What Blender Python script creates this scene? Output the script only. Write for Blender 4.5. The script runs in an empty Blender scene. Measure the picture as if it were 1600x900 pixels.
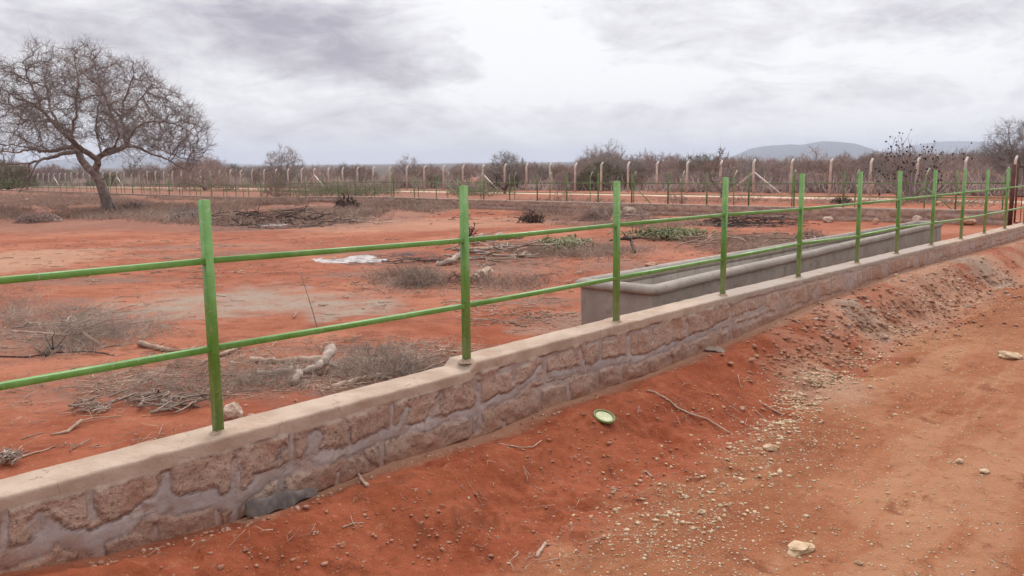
import bpy, bmesh, math, random
import numpy as np
from mathutils import Vector, Matrix, noise as mnoise

R = math.radians
rng = np.random.default_rng(7)
random.seed(7)
sc = bpy.context.scene
COL = sc.collection

# ------------------------------------------------------------------ camera
CAMZ, PITCH, ROLL, FPX = 1.5556, 0.14486, -0.011566, 1350.0
cam_d = bpy.data.cameras.new("camera")
cam = bpy.data.objects.new("camera", cam_d)
COL.objects.link(cam)
cam_d.sensor_width = 36.0
cam_d.lens = FPX / 1600 * 36.0
cam_d.clip_start = 0.05
cam_d.clip_end = 30000
cam.matrix_world = Matrix.Translation((0, 0, CAMZ)) @ Matrix.Rotation(math.pi / 2 - PITCH, 4, 'X') @ Matrix.Rotation(ROLL, 4, 'Z')
sc.camera = cam

# ------------------------------------------------------------------ view
sc.view_settings.view_transform = 'Standard'
sc.view_settings.look = 'None'
sc.view_settings.exposure = 0.0
sc.view_settings.gamma = 1.0
sc.view_settings.use_curve_mapping = False
sc.render.engine = 'CYCLES'
sc.cycles.max_bounces = 6
sc.cycles.volume_bounces = 1
sc.cycles.use_denoising = True

# ------------------------------------------------------------------ node helper
class NT:
    def __init__(s, tree): s.t = tree; s.n = tree.nodes; s.l = tree.links
    def new(s, typ, **kw):
        nd = s.n.new(typ)
        for k, v in kw.items():
            setattr(nd, k, v)
        return nd
    def put(s, sock, val):
        if hasattr(val, 'is_output') or isinstance(val, bpy.types.NodeSocket): s.l.new(val, sock)
        else:
            if isinstance(val, (tuple, list)) and len(val) == 3 and sock.type == 'RGBA': val = (*val, 1)
            sock.default_value = val
    def math(s, op, a, b=0.0, c=0.0, clamp=False):
        nd = s.new('ShaderNodeMath', operation=op, use_clamp=clamp)
        s.put(nd.inputs[0], a); s.put(nd.inputs[1], b)
        if op in ('MULTIPLY_ADD', 'SMOOTH_MIN'): s.put(nd.inputs[2], c)
        return nd.outputs[0]
    def vmath(s, op, a, b=(0, 0, 0)):
        nd = s.new('ShaderNodeVectorMath', operation=op)
        s.put(nd.inputs[0], a); s.put(nd.inputs[1], b)
        return nd.outputs['Value'] if op in ('DOT_PRODUCT', 'LENGTH', 'DISTANCE') else nd.outputs[0]
    def mix(s, f, a, b, blend='MIX'):
        nd = s.new('ShaderNodeMix', data_type='RGBA', blend_type=blend)
        s.put(nd.inputs[0], f); s.put(nd.inputs[6], a); s.put(nd.inputs[7], b)
        return nd.outputs[2]
    def rng(s, v, a, b, c=0.0, d=1.0, smooth=True):
        nd = s.new('ShaderNodeMapRange', interpolation_type='SMOOTHSTEP' if smooth else 'LINEAR')
        s.put(nd.inputs[0], v); s.put(nd.inputs[1], a); s.put(nd.inputs[2], b); s.put(nd.inputs[3], c); s.put(nd.inputs[4], d)
        return nd.outputs[0]
    def noise(s, vec, scale, detail=4, rough=0.55, dist=0.0, color=False):
        nd = s.new('ShaderNodeTexNoise')
        if vec is not None: s.put(nd.inputs['Vector'], vec)
        nd.inputs['Scale'].default_value = scale; nd.inputs['Detail'].default_value = detail
        nd.inputs['Roughness'].default_value = rough; nd.inputs['Distortion'].default_value = dist
        return nd.outputs[1 if color else 0]
    def voro(s, vec, scale, feature='F1', out='Distance'):
        nd = s.new('ShaderNodeTexVoronoi', feature=feature)
        s.put(nd.inputs['Vector'], vec); nd.inputs['Scale'].default_value = scale
        return nd.outputs[out]
    def scale(s, vec, v):
        return s.vmath('MULTIPLY', vec, v)
    def attr(s, name):
        return s.new('ShaderNodeAttribute', attribute_name=name)

def new_mat(name, rough=0.9, spec=0.2):
    m = bpy.data.materials.new(name); m.use_nodes = True
    n = NT(m.node_tree); b = m.node_tree.nodes['Principled BSDF']
    b.inputs['Roughness'].default_value = rough
    b.inputs['Specular IOR Level'].default_value = spec
    return m, n, b
def bump(n, b, h, strength=0.5, dist=0.01):
    bp = n.new('ShaderNodeBump'); bp.inputs['Strength'].default_value = strength; bp.inputs['Distance'].default_value = dist
    n.put(bp.inputs['Height'], h); n.l.new(bp.outputs[0], b.inputs['Normal'])

# ------------------------------------------------------------------ world: overcast sky
SUN_EL, SUN_AZ = R(50), R(8)          # azimuth from +Y towards +X
W = bpy.data.worlds.new("World"); sc.world = W; W.use_nodes = True
w = NT(W.node_tree); bg = W.node_tree.nodes['Background']
sky = w.new('ShaderNodeTexSky', sky_type='NISHITA', sun_disc=False)
sky.sun_elevation = SUN_EL; sky.sun_rotation = SUN_AZ
tc = w.new('ShaderNodeTexCoord')
dirv = tc.outputs['Generated']
sep = w.new('ShaderNodeSeparateXYZ'); w.l.new(dirv, sep.inputs[0])
zz = w.math('MAXIMUM', sep.outputs[2], 0.0)
den = w.math('ADD', zz, 0.24)
comb = w.new('ShaderNodeCombineXYZ')
w.l.new(w.math('DIVIDE', sep.outputs[0], den), comb.inputs[0])
w.l.new(w.math('DIVIDE', sep.outputs[1], den), comb.inputs[1])
pl = comb.outputs[0]
n1 = w.noise(w.vmath('ADD', pl, (3.3, 1.7, 0)), 1.5, 9, 0.60, 0.5)
n2 = w.noise(w.vmath('MULTIPLY', dirv, (1.0, 1.0, 2.6)), 5.0, 9, 0.62, 0.7)
n3 = w.noise(w.vmath('MULTIPLY', dirv, (1.0, 1.0, 3.0)), 14.0, 7, 0.64, 0.6)
shade = w.math('ADD', w.math('MULTIPLY', n1, 0.16), w.math('ADD', w.math('MULTIPLY', n2, 0.50), w.math('MULTIPLY', n3, 0.34)))
# broad cloud masses (directions in the sky): az, el, half-width az, half-width el, amount (+ = darker)
def sky_dir(px, py):
    u0, v0 = px - 800, py - 450; cr, sr = math.cos(ROLL), math.sin(ROLL)
    u = cr * u0 + sr * v0; v = -sr * u0 + cr * v0
    c, s = math.cos(PITCH), math.sin(PITCH)
    d = Vector((u / FPX, c - v / FPX * s * 1.0, -s - v / FPX * c))
    # forward (0,c,-s), up (0,s,c)
    d = Vector((u / FPX, c + (-v / FPX) * s, -s + (-v / FPX) * c))
    return math.atan2(d.x, d.y), math.atan2(d.z, math.hypot(d.x, d.y))
az = w.math('ARCTAN2', sep.outputs[0], sep.outputs[1])
el = w.math('ARCSINE', sep.outputs[2])
warp = w.noise(dirv, 9.0, 4, 0.6, 0.0, True)
wsep = w.new('ShaderNodeSeparateXYZ'); w.l.new(warp, wsep.inputs[0])
azw = w.math('ADD', az, w.math('MULTIPLY', w.math('SUBTRACT', wsep.outputs[0], 0.5), 0.16))
elw = w.math('ADD', el, w.math('MULTIPLY', w.math('SUBTRACT', wsep.outputs[1], 0.5), 0.07))
for (px, py, hw, hh, amt) in [(520, 90, 130, 36, .24), (600, 118, 60, 16, .10), (400, 20, 120, 30, .10), (130, 60, 200, 50, .07), (1010, 35, 190, 40, .13), (1560, 15, 110, 30, .10),
                              (760, 165, 200, 26, .10), (930, 185, 170, 14, .08), (120, 30, 220, 60, .06), (640, 190, 220, 20, .06), (1400, 130, 70, 22, .04),
                              (820, 40, 70, 90, -.34), (1150, 95, 200, 30, -.06), (1400, 75, 260, 40, -.05), (1300, 40, 150, 16, .05), (700, 215, 500, 16, .04), (1250, 150, 260, 12, .05), (640, 150, 90, 20, -.14),
                              (450, 120, 70, 30, -.08), (1250, 190, 300, 22, -.10), (950, 140, 120, 16, -.12), (300, 110, 60, 30, -.06), (930,222,300,14,.05)]:
    a0, e0 = sky_dir(px, py)
    da = w.math('DIVIDE', w.math('SUBTRACT', azw, a0), hw / FPX * 1.15)
    de = w.math('DIVIDE', w.math('SUBTRACT', elw, e0), hh / FPX * 1.15)
    q = w.math('ADD', w.math('MULTIPLY', da, da), w.math('MULTIPLY', de, de))
    g = w.math('EXPONENT', w.math('MULTIPLY', q, -0.8))
    shade = w.math('ADD', shade, w.math('MULTIPLY', g, -amt * 0.78))
br = w.rng(shade, 0.235, 0.56, 0.0, 1.0, False)
ramp = w.new('ShaderNodeValToRGB'); w.l.new(br, ramp.inputs[0])
cr_ = ramp.color_ramp
cr_.elements[0].position = 0.0; cr_.elements[0].color = (0.42, 0.385, 0.445, 1)
cr_.elements[1].position = 1.0; cr_.elements[1].color = (1.0, 0.99, 1.0, 1)
e = cr_.elements.new(0.36); e.color = (0.63, 0.60, 0.645, 1)
e = cr_.elements.new(0.62); e.color = (0.79, 0.775, 0.80, 1)
# bluish pale band towards the horizon
lowf = w.rng(el, 0.0, 0.10, 1.0, 0.0)
ccol = w.mix(w.math('MULTIPLY', lowf, 0.22), ramp.outputs[0], (0.71, 0.705, 0.76))
# unseen sky overhead brightened to light the ground, with sun glow behind cloud
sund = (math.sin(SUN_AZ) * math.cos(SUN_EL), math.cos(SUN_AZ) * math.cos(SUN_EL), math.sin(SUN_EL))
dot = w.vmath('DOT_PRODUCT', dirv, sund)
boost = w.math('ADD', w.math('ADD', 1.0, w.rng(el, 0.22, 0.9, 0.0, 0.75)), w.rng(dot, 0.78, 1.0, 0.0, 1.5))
boost = w.math('MULTIPLY', boost, w.rng(dot, -0.5, 0.5, 0.42, 1.0))  # unseen sky behind the camera dimmed so upright faces come out darker
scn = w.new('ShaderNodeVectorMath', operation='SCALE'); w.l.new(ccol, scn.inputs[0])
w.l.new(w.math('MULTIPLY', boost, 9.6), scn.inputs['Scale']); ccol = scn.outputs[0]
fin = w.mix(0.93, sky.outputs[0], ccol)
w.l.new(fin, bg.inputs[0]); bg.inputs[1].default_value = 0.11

sd = bpy.data.lights.new("sun", 'SUN'); so = bpy.data.objects.new("sun", sd); COL.objects.link(so)
sd.energy = 1.1; sd.angle = R(14); sd.color = (1.0, 0.96, 0.90)
so.rotation_euler = (math.pi / 2 - SUN_EL, 0, math.pi - SUN_AZ)
so.rotation_euler = Vector(sund).to_track_quat('Z', 'Y').to_euler()

# ------------------------------------------------------------------ numpy noise
def _h(ix, iy, seed):
    ix = ix.astype(np.int64); iy = iy.astype(np.int64)
    v = (ix * 374761393 + iy * 668265263 + seed * 2147483647) & 0xffffffff
    v = ((v ^ (v >> 13)) * 1274126177) & 0xffffffff
    return ((v ^ (v >> 16)) & 0xffffff) / float(0xffffff)
def vnoise(x, y, seed=0):
    x = np.asarray(x, float); y = np.asarray(y, float)
    ix = np.floor(x); iy = np.floor(y); fx = x - ix; fy = y - iy
    fx = fx * fx * (3 - 2 * fx); fy = fy * fy * (3 - 2 * fy)
    a = _h(ix, iy, seed); b = _h(ix + 1, iy, seed); c = _h(ix, iy + 1, seed); d = _h(ix + 1, iy + 1, seed)
    return (a + (b - a) * fx) * (1 - fy) + (c + (d - c) * fx) * fy
def fbm(x, y, seed=0, o=4, g=0.5):
    s = 0; a = 1; t = 0
    for i in range(o):
        s = s + a * vnoise(x * 2 ** i + 17.3 * i, y * 2 ** i - 9.1 * i, seed + i); t += a; a *= g
    return s / t
def sstep(a, b, x):
    t = np.clip((x - a) / (b - a), 0, 1); return t * t * (3 - 2 * t)

# ------------------------------------------------------------------ layout
P0 = np.array([-1.4199, 4.0152]); ANG = 0.85148
D = np.array([math.cos(ANG), math.sin(ANG)]); N = np.array([D[1], -D[0]])     # N = outward, road side
def tn(x, y): 
    dx = x - P0[0]; dy = y - P0[1]; return dx * D[0] + dy * D[1], dx * N[0] + dy * N[1]
def xy(t, n): return P0[0] + t * D[0] + n * N[0], P0[1] + t * D[1] + n * N[1]
zin_y = [0, 5, 8, 15, 28, 38, 50, 86, 146, 300, 1000, 9000]
zin_z = [0, 0, -.05, -.13, -.36, -.45, -.48, -.75, -1.37, -2.6, -4, -4]
zb_t = [-6, -1, -.6, 0, .5, 1, 1.8, 2.4, 3.6, 4.6, 6.7, 9.8, 13, 17.7, 24]
zb_z = [-.12, -.03, -.10, -.15, -.155, -.13, -.165, -.13, -.145, -.12, -.02, .03, -.02, -.08, -.2]
def road_edge(t): return 1.02 + 0.22 * (fbm(t * .7, t * 0 + 3.1, 5, 3) - .5) * 2 + .10*(fbm(t*3.1, t*0+1.1, 8, 2)-.5)*2
def height(x, y, fine=True):
    x = np.asarray(x, float); y = np.asarray(y, float)
    t, n = tn(x, y)
    zi = np.interp(y, zin_y, zin_z)
    zb = np.interp(t, zb_t, zb_z)
    e = road_edge(t)
    zr = np.minimum(-.30, zi + .04) - 0.02 * np.clip(n - 1.5, 0, 4)
    hump = .06 * np.exp(-((n - .42) / .22) ** 2) * (0.5 + fbm(t * .9, n * .9, 21, 3))
    zo = zb + (zr - zb) * sstep(.38, 1.0, n / e * .98) + hump
    zo = zo + (zi - zo) * sstep(21, 30, t)
    h = zi + (zo - zi) * sstep(-.12, .04, n)
    if fine:
        out = sstep(.0, .1, n) * (1 - sstep(21, 30, t))
        bank = out * sstep(.12, .4, n) * (1 - sstep(e * 1.05, e * 1.7, n))
        near = 1 / (1 + (np.hypot(x, y) / 60) ** 2)
        h = h + (fbm(x * .8, y * .8, 31, 4) - .5) * .07 * (1 - out) * near * sstep(-.2, -.9, n) 
        h = h + (fbm(x * 5, y * 5, 32, 4) - .5) * .028 * near * sstep(0.07, .2, np.abs(n))
        rough = np.clip(fbm(x * 1.1, y * 1.1, 37, 3) * 2.2 - .75, 0, 1)
        farb = .45 + .9 * sstep(4.5, 8, t)
        h = h + bank * ((fbm(x * 2.6, y * 2.6, 33, 5, .6) - .5) * .12 + (fbm(x * 9, y * 9, 34, 3, .6) - .5) * .035 * farb*1.6 - .022 * sstep(.56, .70, fbm(x * 4.2 + 5, y * 4.2, 38, 3)))
        # clods where the bank crumbles
        c = fbm(x * 14, y * 14, 35, 2)
        h = h + bank * farb * rough * .05 * np.clip(c - .5, 0, 1) * 2
        road = out * sstep(e, e * 1.4, n)
        if h.size > 20000:
            msk = (out > .5) & (t > -3) & (t < 9) & (n < 4.5)
            hx, ht_, hn_ = h[msk], t[msk], n[msk]
            rd = np.random.default_rng(4)
            for k in range(110):
                ct = rd.uniform(-2.5, 8); cn_ = rd.uniform(.25, 1.1) if k < 70 else rd.uniform(1.2, 4); a_ = rd.random() * 3.14; L1, L2 = .05 + .09 * rd.random(), .025 + .035 * rd.random()
                u_ = (ht_ - ct) * math.cos(a_) + (hn_ - cn_) * math.sin(a_); v_ = -(ht_ - ct) * math.sin(a_) + (hn_ - cn_) * math.cos(a_)
                q_ = (u_ / L1) ** 2 + (v_ / L2) ** 2
                hx = hx - (.010 + .016 * rd.random()) * np.exp(-q_ ** 1.3) + .006 * np.exp(-(np.sqrt(q_) - 1.5) ** 2 * 6)
            h = h.copy(); h[msk] = hx
        rut = np.sin(n * 5.2 + 1.5 * fbm(t * .5, n * .3, 39, 2)) * .012 + (fbm(t * 1.3, n * 4, 40, 4, .6) - .5) * .045 + (fbm(x * 7, y * 7, 42, 4, .62) - .5) * .030
        h = h + road * rut
    return h
def ray(px, py):
    px = np.asarray(px, float); py = np.asarray(py, float)
    u0 = px - 800; v0 = py - 450; cr, sr = math.cos(ROLL), math.sin(ROLL)
    u = (cr * u0 + sr * v0) / FPX; v = (-sr * u0 + cr * v0) / FPX
    c, s = math.cos(PITCH), math.sin(PITCH)
    return u, c - v * s, -s - v * c
def gp(px, py):
    """photo pixel -> point of the ground"""
    dx, dy, dz = ray(px, py)
    ks = np.exp(np.linspace(math.log(2.0), math.log(400.0), 500))
    px = np.atleast_1d(np.asarray(px, float)); out = []
    dx, dy, dz = [np.atleast_1d(a) for a in (dx, dy, dz)]
    lo = np.full(dx.shape, ks[0]); hi = np.full(dx.shape, ks[-1]); done = np.zeros(dx.shape, bool)
    prev = ks[0]
    for k in ks:
        below = (CAMZ + dz * k < height(dx * k, dy * k, False)) & ~done
        hi = np.where(below, k, hi); lo = np.where(below, prev, lo); done |= below; prev = k
    for _ in range(14):
        m = (lo + hi) / 2; b = CAMZ + dz * m < height(dx * m, dy * m)
        hi = np.where(b, m, hi); lo = np.where(b, lo, m)
    x = dx * hi; y = dy * hi; z = height(x, y)
    return np.stack([x, y, z], -1)
def g1(px, py): return gp(px, py)[0]
def atY(px, py, Y):
    dx, dy, dz = ray(px, py); k = Y / dy
    return np.array([dx * k, Y, CAMZ + dz * k])
def onwall(px, py, off):
    dx, dy, dz = ray(px, py); k = (off + P0 @ N) / (dx * N[0] + dy * N[1])
    t, n = tn(dx * k, dy * k); return t, CAMZ + dz * k

# ------------------------------------------------------------------ mesh helpers
def mesh_np(name, verts, faces, mat=None, parent=None, smooth=False, attrs=None):
    """verts (V,3); faces list of index arrays (each (F,k))"""
    me = bpy.data.meshes.new(name)
    verts = np.asarray(verts, np.float32)
    if isinstance(faces, np.ndarray): faces = [faces]
    faces = [np.asarray(f, np.int32) for f in faces if len(f)]
    me.vertices.add(len(verts)); me.vertices.foreach_set('co', verts.ravel())
    nl = sum(f.size for f in faces); nf = sum(len(f) for f in faces)
    me.loops.add(nl); me.polygons.add(nf)
    me.loops.foreach_set('vertex_index', np.concatenate([f.ravel() for f in faces]))
    tot = np.concatenate([np.full(len(f), f.shape[1], np.int32) for f in faces])
    st = np.concatenate([[0], np.cumsum(tot)[:-1]]).astype(np.int32)
    me.polygons.foreach_set('loop_start', st)
    if smooth: me.polygons.foreach_set('use_smooth', np.ones(nf, bool))
    me.update(calc_edges=True); me.validate()
    if attrs:
        for k, a in attrs.items():
            at = me.attributes.new(k, 'FLOAT', 'POINT'); at.data.foreach_set('value', np.asarray(a, np.float32))
    if mat: me.materials.append(mat)
    o = bpy.data.objects.new(name, me); COL.objects.link(o)
    if parent: o.parent = parent
    return o
class MB:
    """collects geometry, links it as one mesh"""
    def __init__(s): s.v = []; s.f = {}; s.n = 0
    def add(s, verts, *faces):
        verts = np.asarray(verts, float)
        s.v.append(verts)
        for f in faces:
            f = np.asarray(f, int)
            if f.size: s.f.setdefault(f.shape[1], []).append(f + s.n)
        s.n += len(verts)
    def box(s, c, ax, ay, az, hx, hy, hz):
        c, ax, ay, az = [np.asarray(a, float) for a in (c, ax, ay, az)]
        v = [c + i * hx * ax + j * hy * ay + k * hz * az for k in (-1, 1) for j in (-1, 1) for i in (-1, 1)]
        s.add(v, [[0, 2, 3, 1], [4, 5, 7, 6], [0, 1, 5, 4], [2, 6, 7, 3], [0, 4, 6, 2], [1, 3, 7, 5]])
    def segs(s, a, b, ra, rb, k=5, cap=False):
        a = np.atleast_2d(a).astype(float); b = np.atleast_2d(b).astype(float); m = len(a)
        ra = np.broadcast_to(ra, (m,)).astype(float); rb = np.broadcast_to(rb, (m,)).astype(float)
        d = b - a; L = np.linalg.norm(d, axis=1, keepdims=True); d = d / np.maximum(L, 1e-9)
        up = np.where(np.abs(d[:, 2:3]) > .9, np.array([[1., 0, 0]]), np.array([[0, 0, 1.]]))
        u = np.cross(d, up); u /= np.maximum(np.linalg.norm(u, axis=1, keepdims=True), 1e-9); v = np.cross(d, u)
        an = np.arange(k) * 2 * math.pi / k
        ring = u[:, None, :] * np.cos(an)[None, :, None] + v[:, None, :] * np.sin(an)[None, :, None]
        A = a[:, None, :] + ring * ra[:, None, None]; B = b[:, None, :] + ring * rb[:, None, None]
        V = np.concatenate([A, B], 1).reshape(-1, 3)
        base = (np.arange(m) * 2 * k)[:, None, None]
        i = np.arange(k); j = (i + 1) % k
        q = np.stack([i, i + k, j + k, j], 1)[None] + base
        s.add(V, q.reshape(-1, 4))
        if cap:
            e1 = (np.arange(k)[None] + base[:, 0]); e2 = (np.arange(k)[::-1][None] + k + base[:, 0])
            s.f.setdefault(k, []).append(e1 + s.n - len(V)); s.f.setdefault(k, []).append(e2 + s.n - len(V))
    def path(s, pts, rs, k=7, cap=True):
        """continuous tube"""
        pts = np.asarray(pts, float); m = len(pts); rs = np.broadcast_to(rs, (m,))
        tg = np.gradient(pts, axis=0); tg /= np.linalg.norm(tg, axis=1, keepdims=True) + 1e-9
        ref = np.array([0, 0, 1.]) if abs(tg[0][2]) < .8 else np.array([1., 0, 0])
        an = np.arange(k) * 2 * math.pi / k; V = []
        for i in range(m):
            u = np.cross(tg[i], ref); u /= np.linalg.norm(u) + 1e-9; v = np.cross(tg[i], u)
            V.append(pts[i] + rs[i] * (np.cos(an)[:, None] * u + np.sin(an)[:, None] * v))
        q = []
        for i in range(m - 1):
            for j in range(k):
                q.append([i * k + j, (i + 1) * k + j, (i + 1) * k + (j + 1) % k, i * k + (j + 1) % k])
        s.add(np.concatenate(V), np.array(q))
        if cap:
            b = s.n - m * k
            s.f.setdefault(k, []).append(np.array([list(range(k))]) + b)
            s.f.setdefault(k, []).append(np.array([list(range(k))[::-1]]) + b + (m - 1) * k)
    def blades(s, base, tip, r):
        """thin three-sided spikes"""
        m = len(base); d = tip - base; d = d / (np.linalg.norm(d, axis=1, keepdims=True) + 1e-9)
        u = np.cross(d, np.array([[.3, .5, .81]])); u /= np.linalg.norm(u, axis=1, keepdims=True) + 1e-9; v = np.cross(d, u)
        r = np.broadcast_to(r, (m,))[:, None]
        V = np.stack([base + u * r, base + (-.5 * u + .87 * v) * r, base + (-.5 * u - .87 * v) * r, tip], 1).reshape(-1, 3)
        b = (np.arange(m) * 4)[:, None, None]
        f = np.array([[0, 1, 3], [1, 2, 3], [2, 0, 3]])[None] + b
        s.add(V, f.reshape(-1, 3))
    def build(s, name, mat, parent=None, smooth=False):
        return mesh_np(name, np.concatenate(s.v), [np.concatenate(x) for x in s.f.values()], mat, parent, smooth)
def empty(name, loc, label, cat, group=None):
    o = bpy.data.objects.new(name, None); COL.objects.link(o); o.location = loc; o.empty_display_size = .2
    return tag(o, label, cat, group)
def tag(o, label, cat, group=None, kind=None):
    if label: o['label'] = label
    if cat: o['category'] = cat
    if group: o['group'] = group
    if kind: o['kind'] = kind
    return o
def structure(o): o['kind'] = 'structure'; return o
def dup(o, loc, rz=0, s=1.0, label=None, group=None):
    c = o.copy(); COL.objects.link(c); c.location = loc; c.rotation_euler = (0, 0, rz)
    c.scale = s if isinstance(s, tuple) else (s, s, s)
    if label: c['label'] = label
    if group: c['group'] = group
    for ch in o.children:
        d = ch.copy(); COL.objects.link(d); d.parent = c
    return c

# ------------------------------------------------------------------ materials
def wood_mat(name, c1, c2, sc_=14.0, rough=.95, b_=.4):
    m, n, b = new_mat(name, rough, .1)
    g = n.new('ShaderNodeNewGeometry').outputs['Position']
    f = n.noise(g, sc_, 3, .6); f2 = n.noise(g, sc_ * .12, 2, .5)
    c = n.mix(n.rng(f, .35, .65), c1, c2)
    c = n.mix(n.rng(f2, .4, .62, 0, .6), c, tuple(x * .62 for x in c1))
    n.put(b.inputs['Base Color'], c)
    if b_: bump(n, b, n.noise(g, sc_ * 6, 3, .6), b_, .004)
    return m
M_thicket = wood_mat('bare_twigs', (.34, .24, .21), (.50, .375, .335), 1.5, b_=0)
M_thicket2 = wood_mat('grey_twigs', (.30, .245, .22), (.44, .37, .335), 1.5, b_=0)
M_bark = wood_mat('tree_bark', (.22, .17, .15), (.38, .31, .28), 5, b_=.6)
M_twig = wood_mat('tree_twigs', (.22, .18, .165), (.37, .315, .29), 1.2, b_=0)
M_dead = wood_mat('dead_wood', (.36, .235, .17), (.55, .41, .32), 9, b_=.5)
M_deadg = wood_mat('weathered_wood', (.33, .25, .205), (.52, .42, .355), 9, b_=.5)
M_char = wood_mat('charred_wood', (.07, .05, .045), (.20, .145, .125), 9, b_=.5)
M_scrub = wood_mat('dry_scrub', (.27, .170, .130), (.43, .305, .245), 2.5, b_=0)
M_grass = wood_mat('dry_grass', (.33, .23, .15), (.47, .37, .25), 3, b_=0)
M_green = wood_mat('green_scrub', (.16, .145, .09), (.28, .25, .17), 2.5, b_=0)
M_gleaf = wood_mat('drying_leaves', (.19, .20, .10), (.42, .40, .26), 6, b_=0)
M_pod = wood_mat('dark_pods', (.02, .014, .013), (.045, .03, .025), 6, b_=0)
def stone_mat(name, c1, c2, sc_=12, dark=.6):
    m, n, b = new_mat(name, .95, .15)
    g = n.new('ShaderNodeNewGeometry').outputs['Position']
    f = n.noise(g, sc_, 5, .65); c = n.mix(n.rng(f, .35, .65), c1, c2)
    c = n.mix(n.rng(n.noise(g, sc_ * 3.1, 3, .7), .52, .7, 0, .7), c, tuple(x * dark for x in c1))
    n.put(b.inputs['Base Color'], c); bump(n, b, n.noise(g, sc_ * 5, 4, .7), .7, .01)
    return m
M_rock = stone_mat('pale_rock', (.40, .27, .205), (.54, .42, .34))
M_rockr = stone_mat('reddish_rock', (.40, .20, .13), (.55, .34, .25))
M_gravel = stone_mat('gravel', (.44, .29, .175), (.66, .51, .35), 9)
M_clod = stone_mat('soil_clod', (.33, .15, .092), (.47, .26, .175), 14)
M_conc = stone_mat('precast_concrete', (.58, .47, .41), (.76, .65, .59), 3, .8)
M_ash = stone_mat('white_ash', (.27, .235, .22), (.58, .54, .52), 6, .35)
def paint_mat():
    m, n, b = new_mat('green_paint', .38, .6)
    g = n.new('ShaderNodeNewGeometry').outputs['Position']
    c = n.mix(n.rng(n.noise(g, 6, 3, .6), .35, .7), (.105, .27, .036), (.165, .35, .075))
    z = n.new('ShaderNodeSeparateXYZ'); n.l.new(g, z.inputs[0])
    # dried cement and dust low on the posts of the middle stretch
    dust = n.math('MULTIPLY', n.rng(n.math('ADD', z.outputs[2], n.math('MULTIPLY', n.noise(g, 14, 4, .65), .5)), .50, .95, .75, 0), n.rng(z.outputs[0], -1, 1.4, .2, .9))
    c = n.mix(dust, c, (.36, .38, .22))
    c = n.mix(n.math('MULTIPLY', n.rng(n.noise(g, 38, 4, .75), .57, .66), .6), c, (.36, .36, .24))
    n.put(b.inputs['Base Color'], c); n.put(b.inputs['Roughness'], n.rng(n.noise(g, 20, 3, .6), .3, .7, .25, .5))
    bump(n, b, n.noise(g, 60, 3, .6), .12, .002)
    return m
M_paint = paint_mat()
M_paintf = wood_mat('faded_green_paint', (.13, .22, .075), (.20, .28, .13), 3, .6, 0)
M_rust, _n, _b = new_mat('rusty_steel', .8, .3)
_g = _n.new('ShaderNodeNewGeometry').outputs['Position']
_n.put(_b.inputs['Base Color'], _n.mix(_n.rng(_n.noise(_g, 8, 4, .6), .35, .65), (.085, .035, .026), (.15, .065, .045)))
M_wire, _n, _b = new_mat('galvanised_wire', .5, .5); _b.inputs['Base Color'].default_value = (.30, .28, .26, 1)

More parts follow.
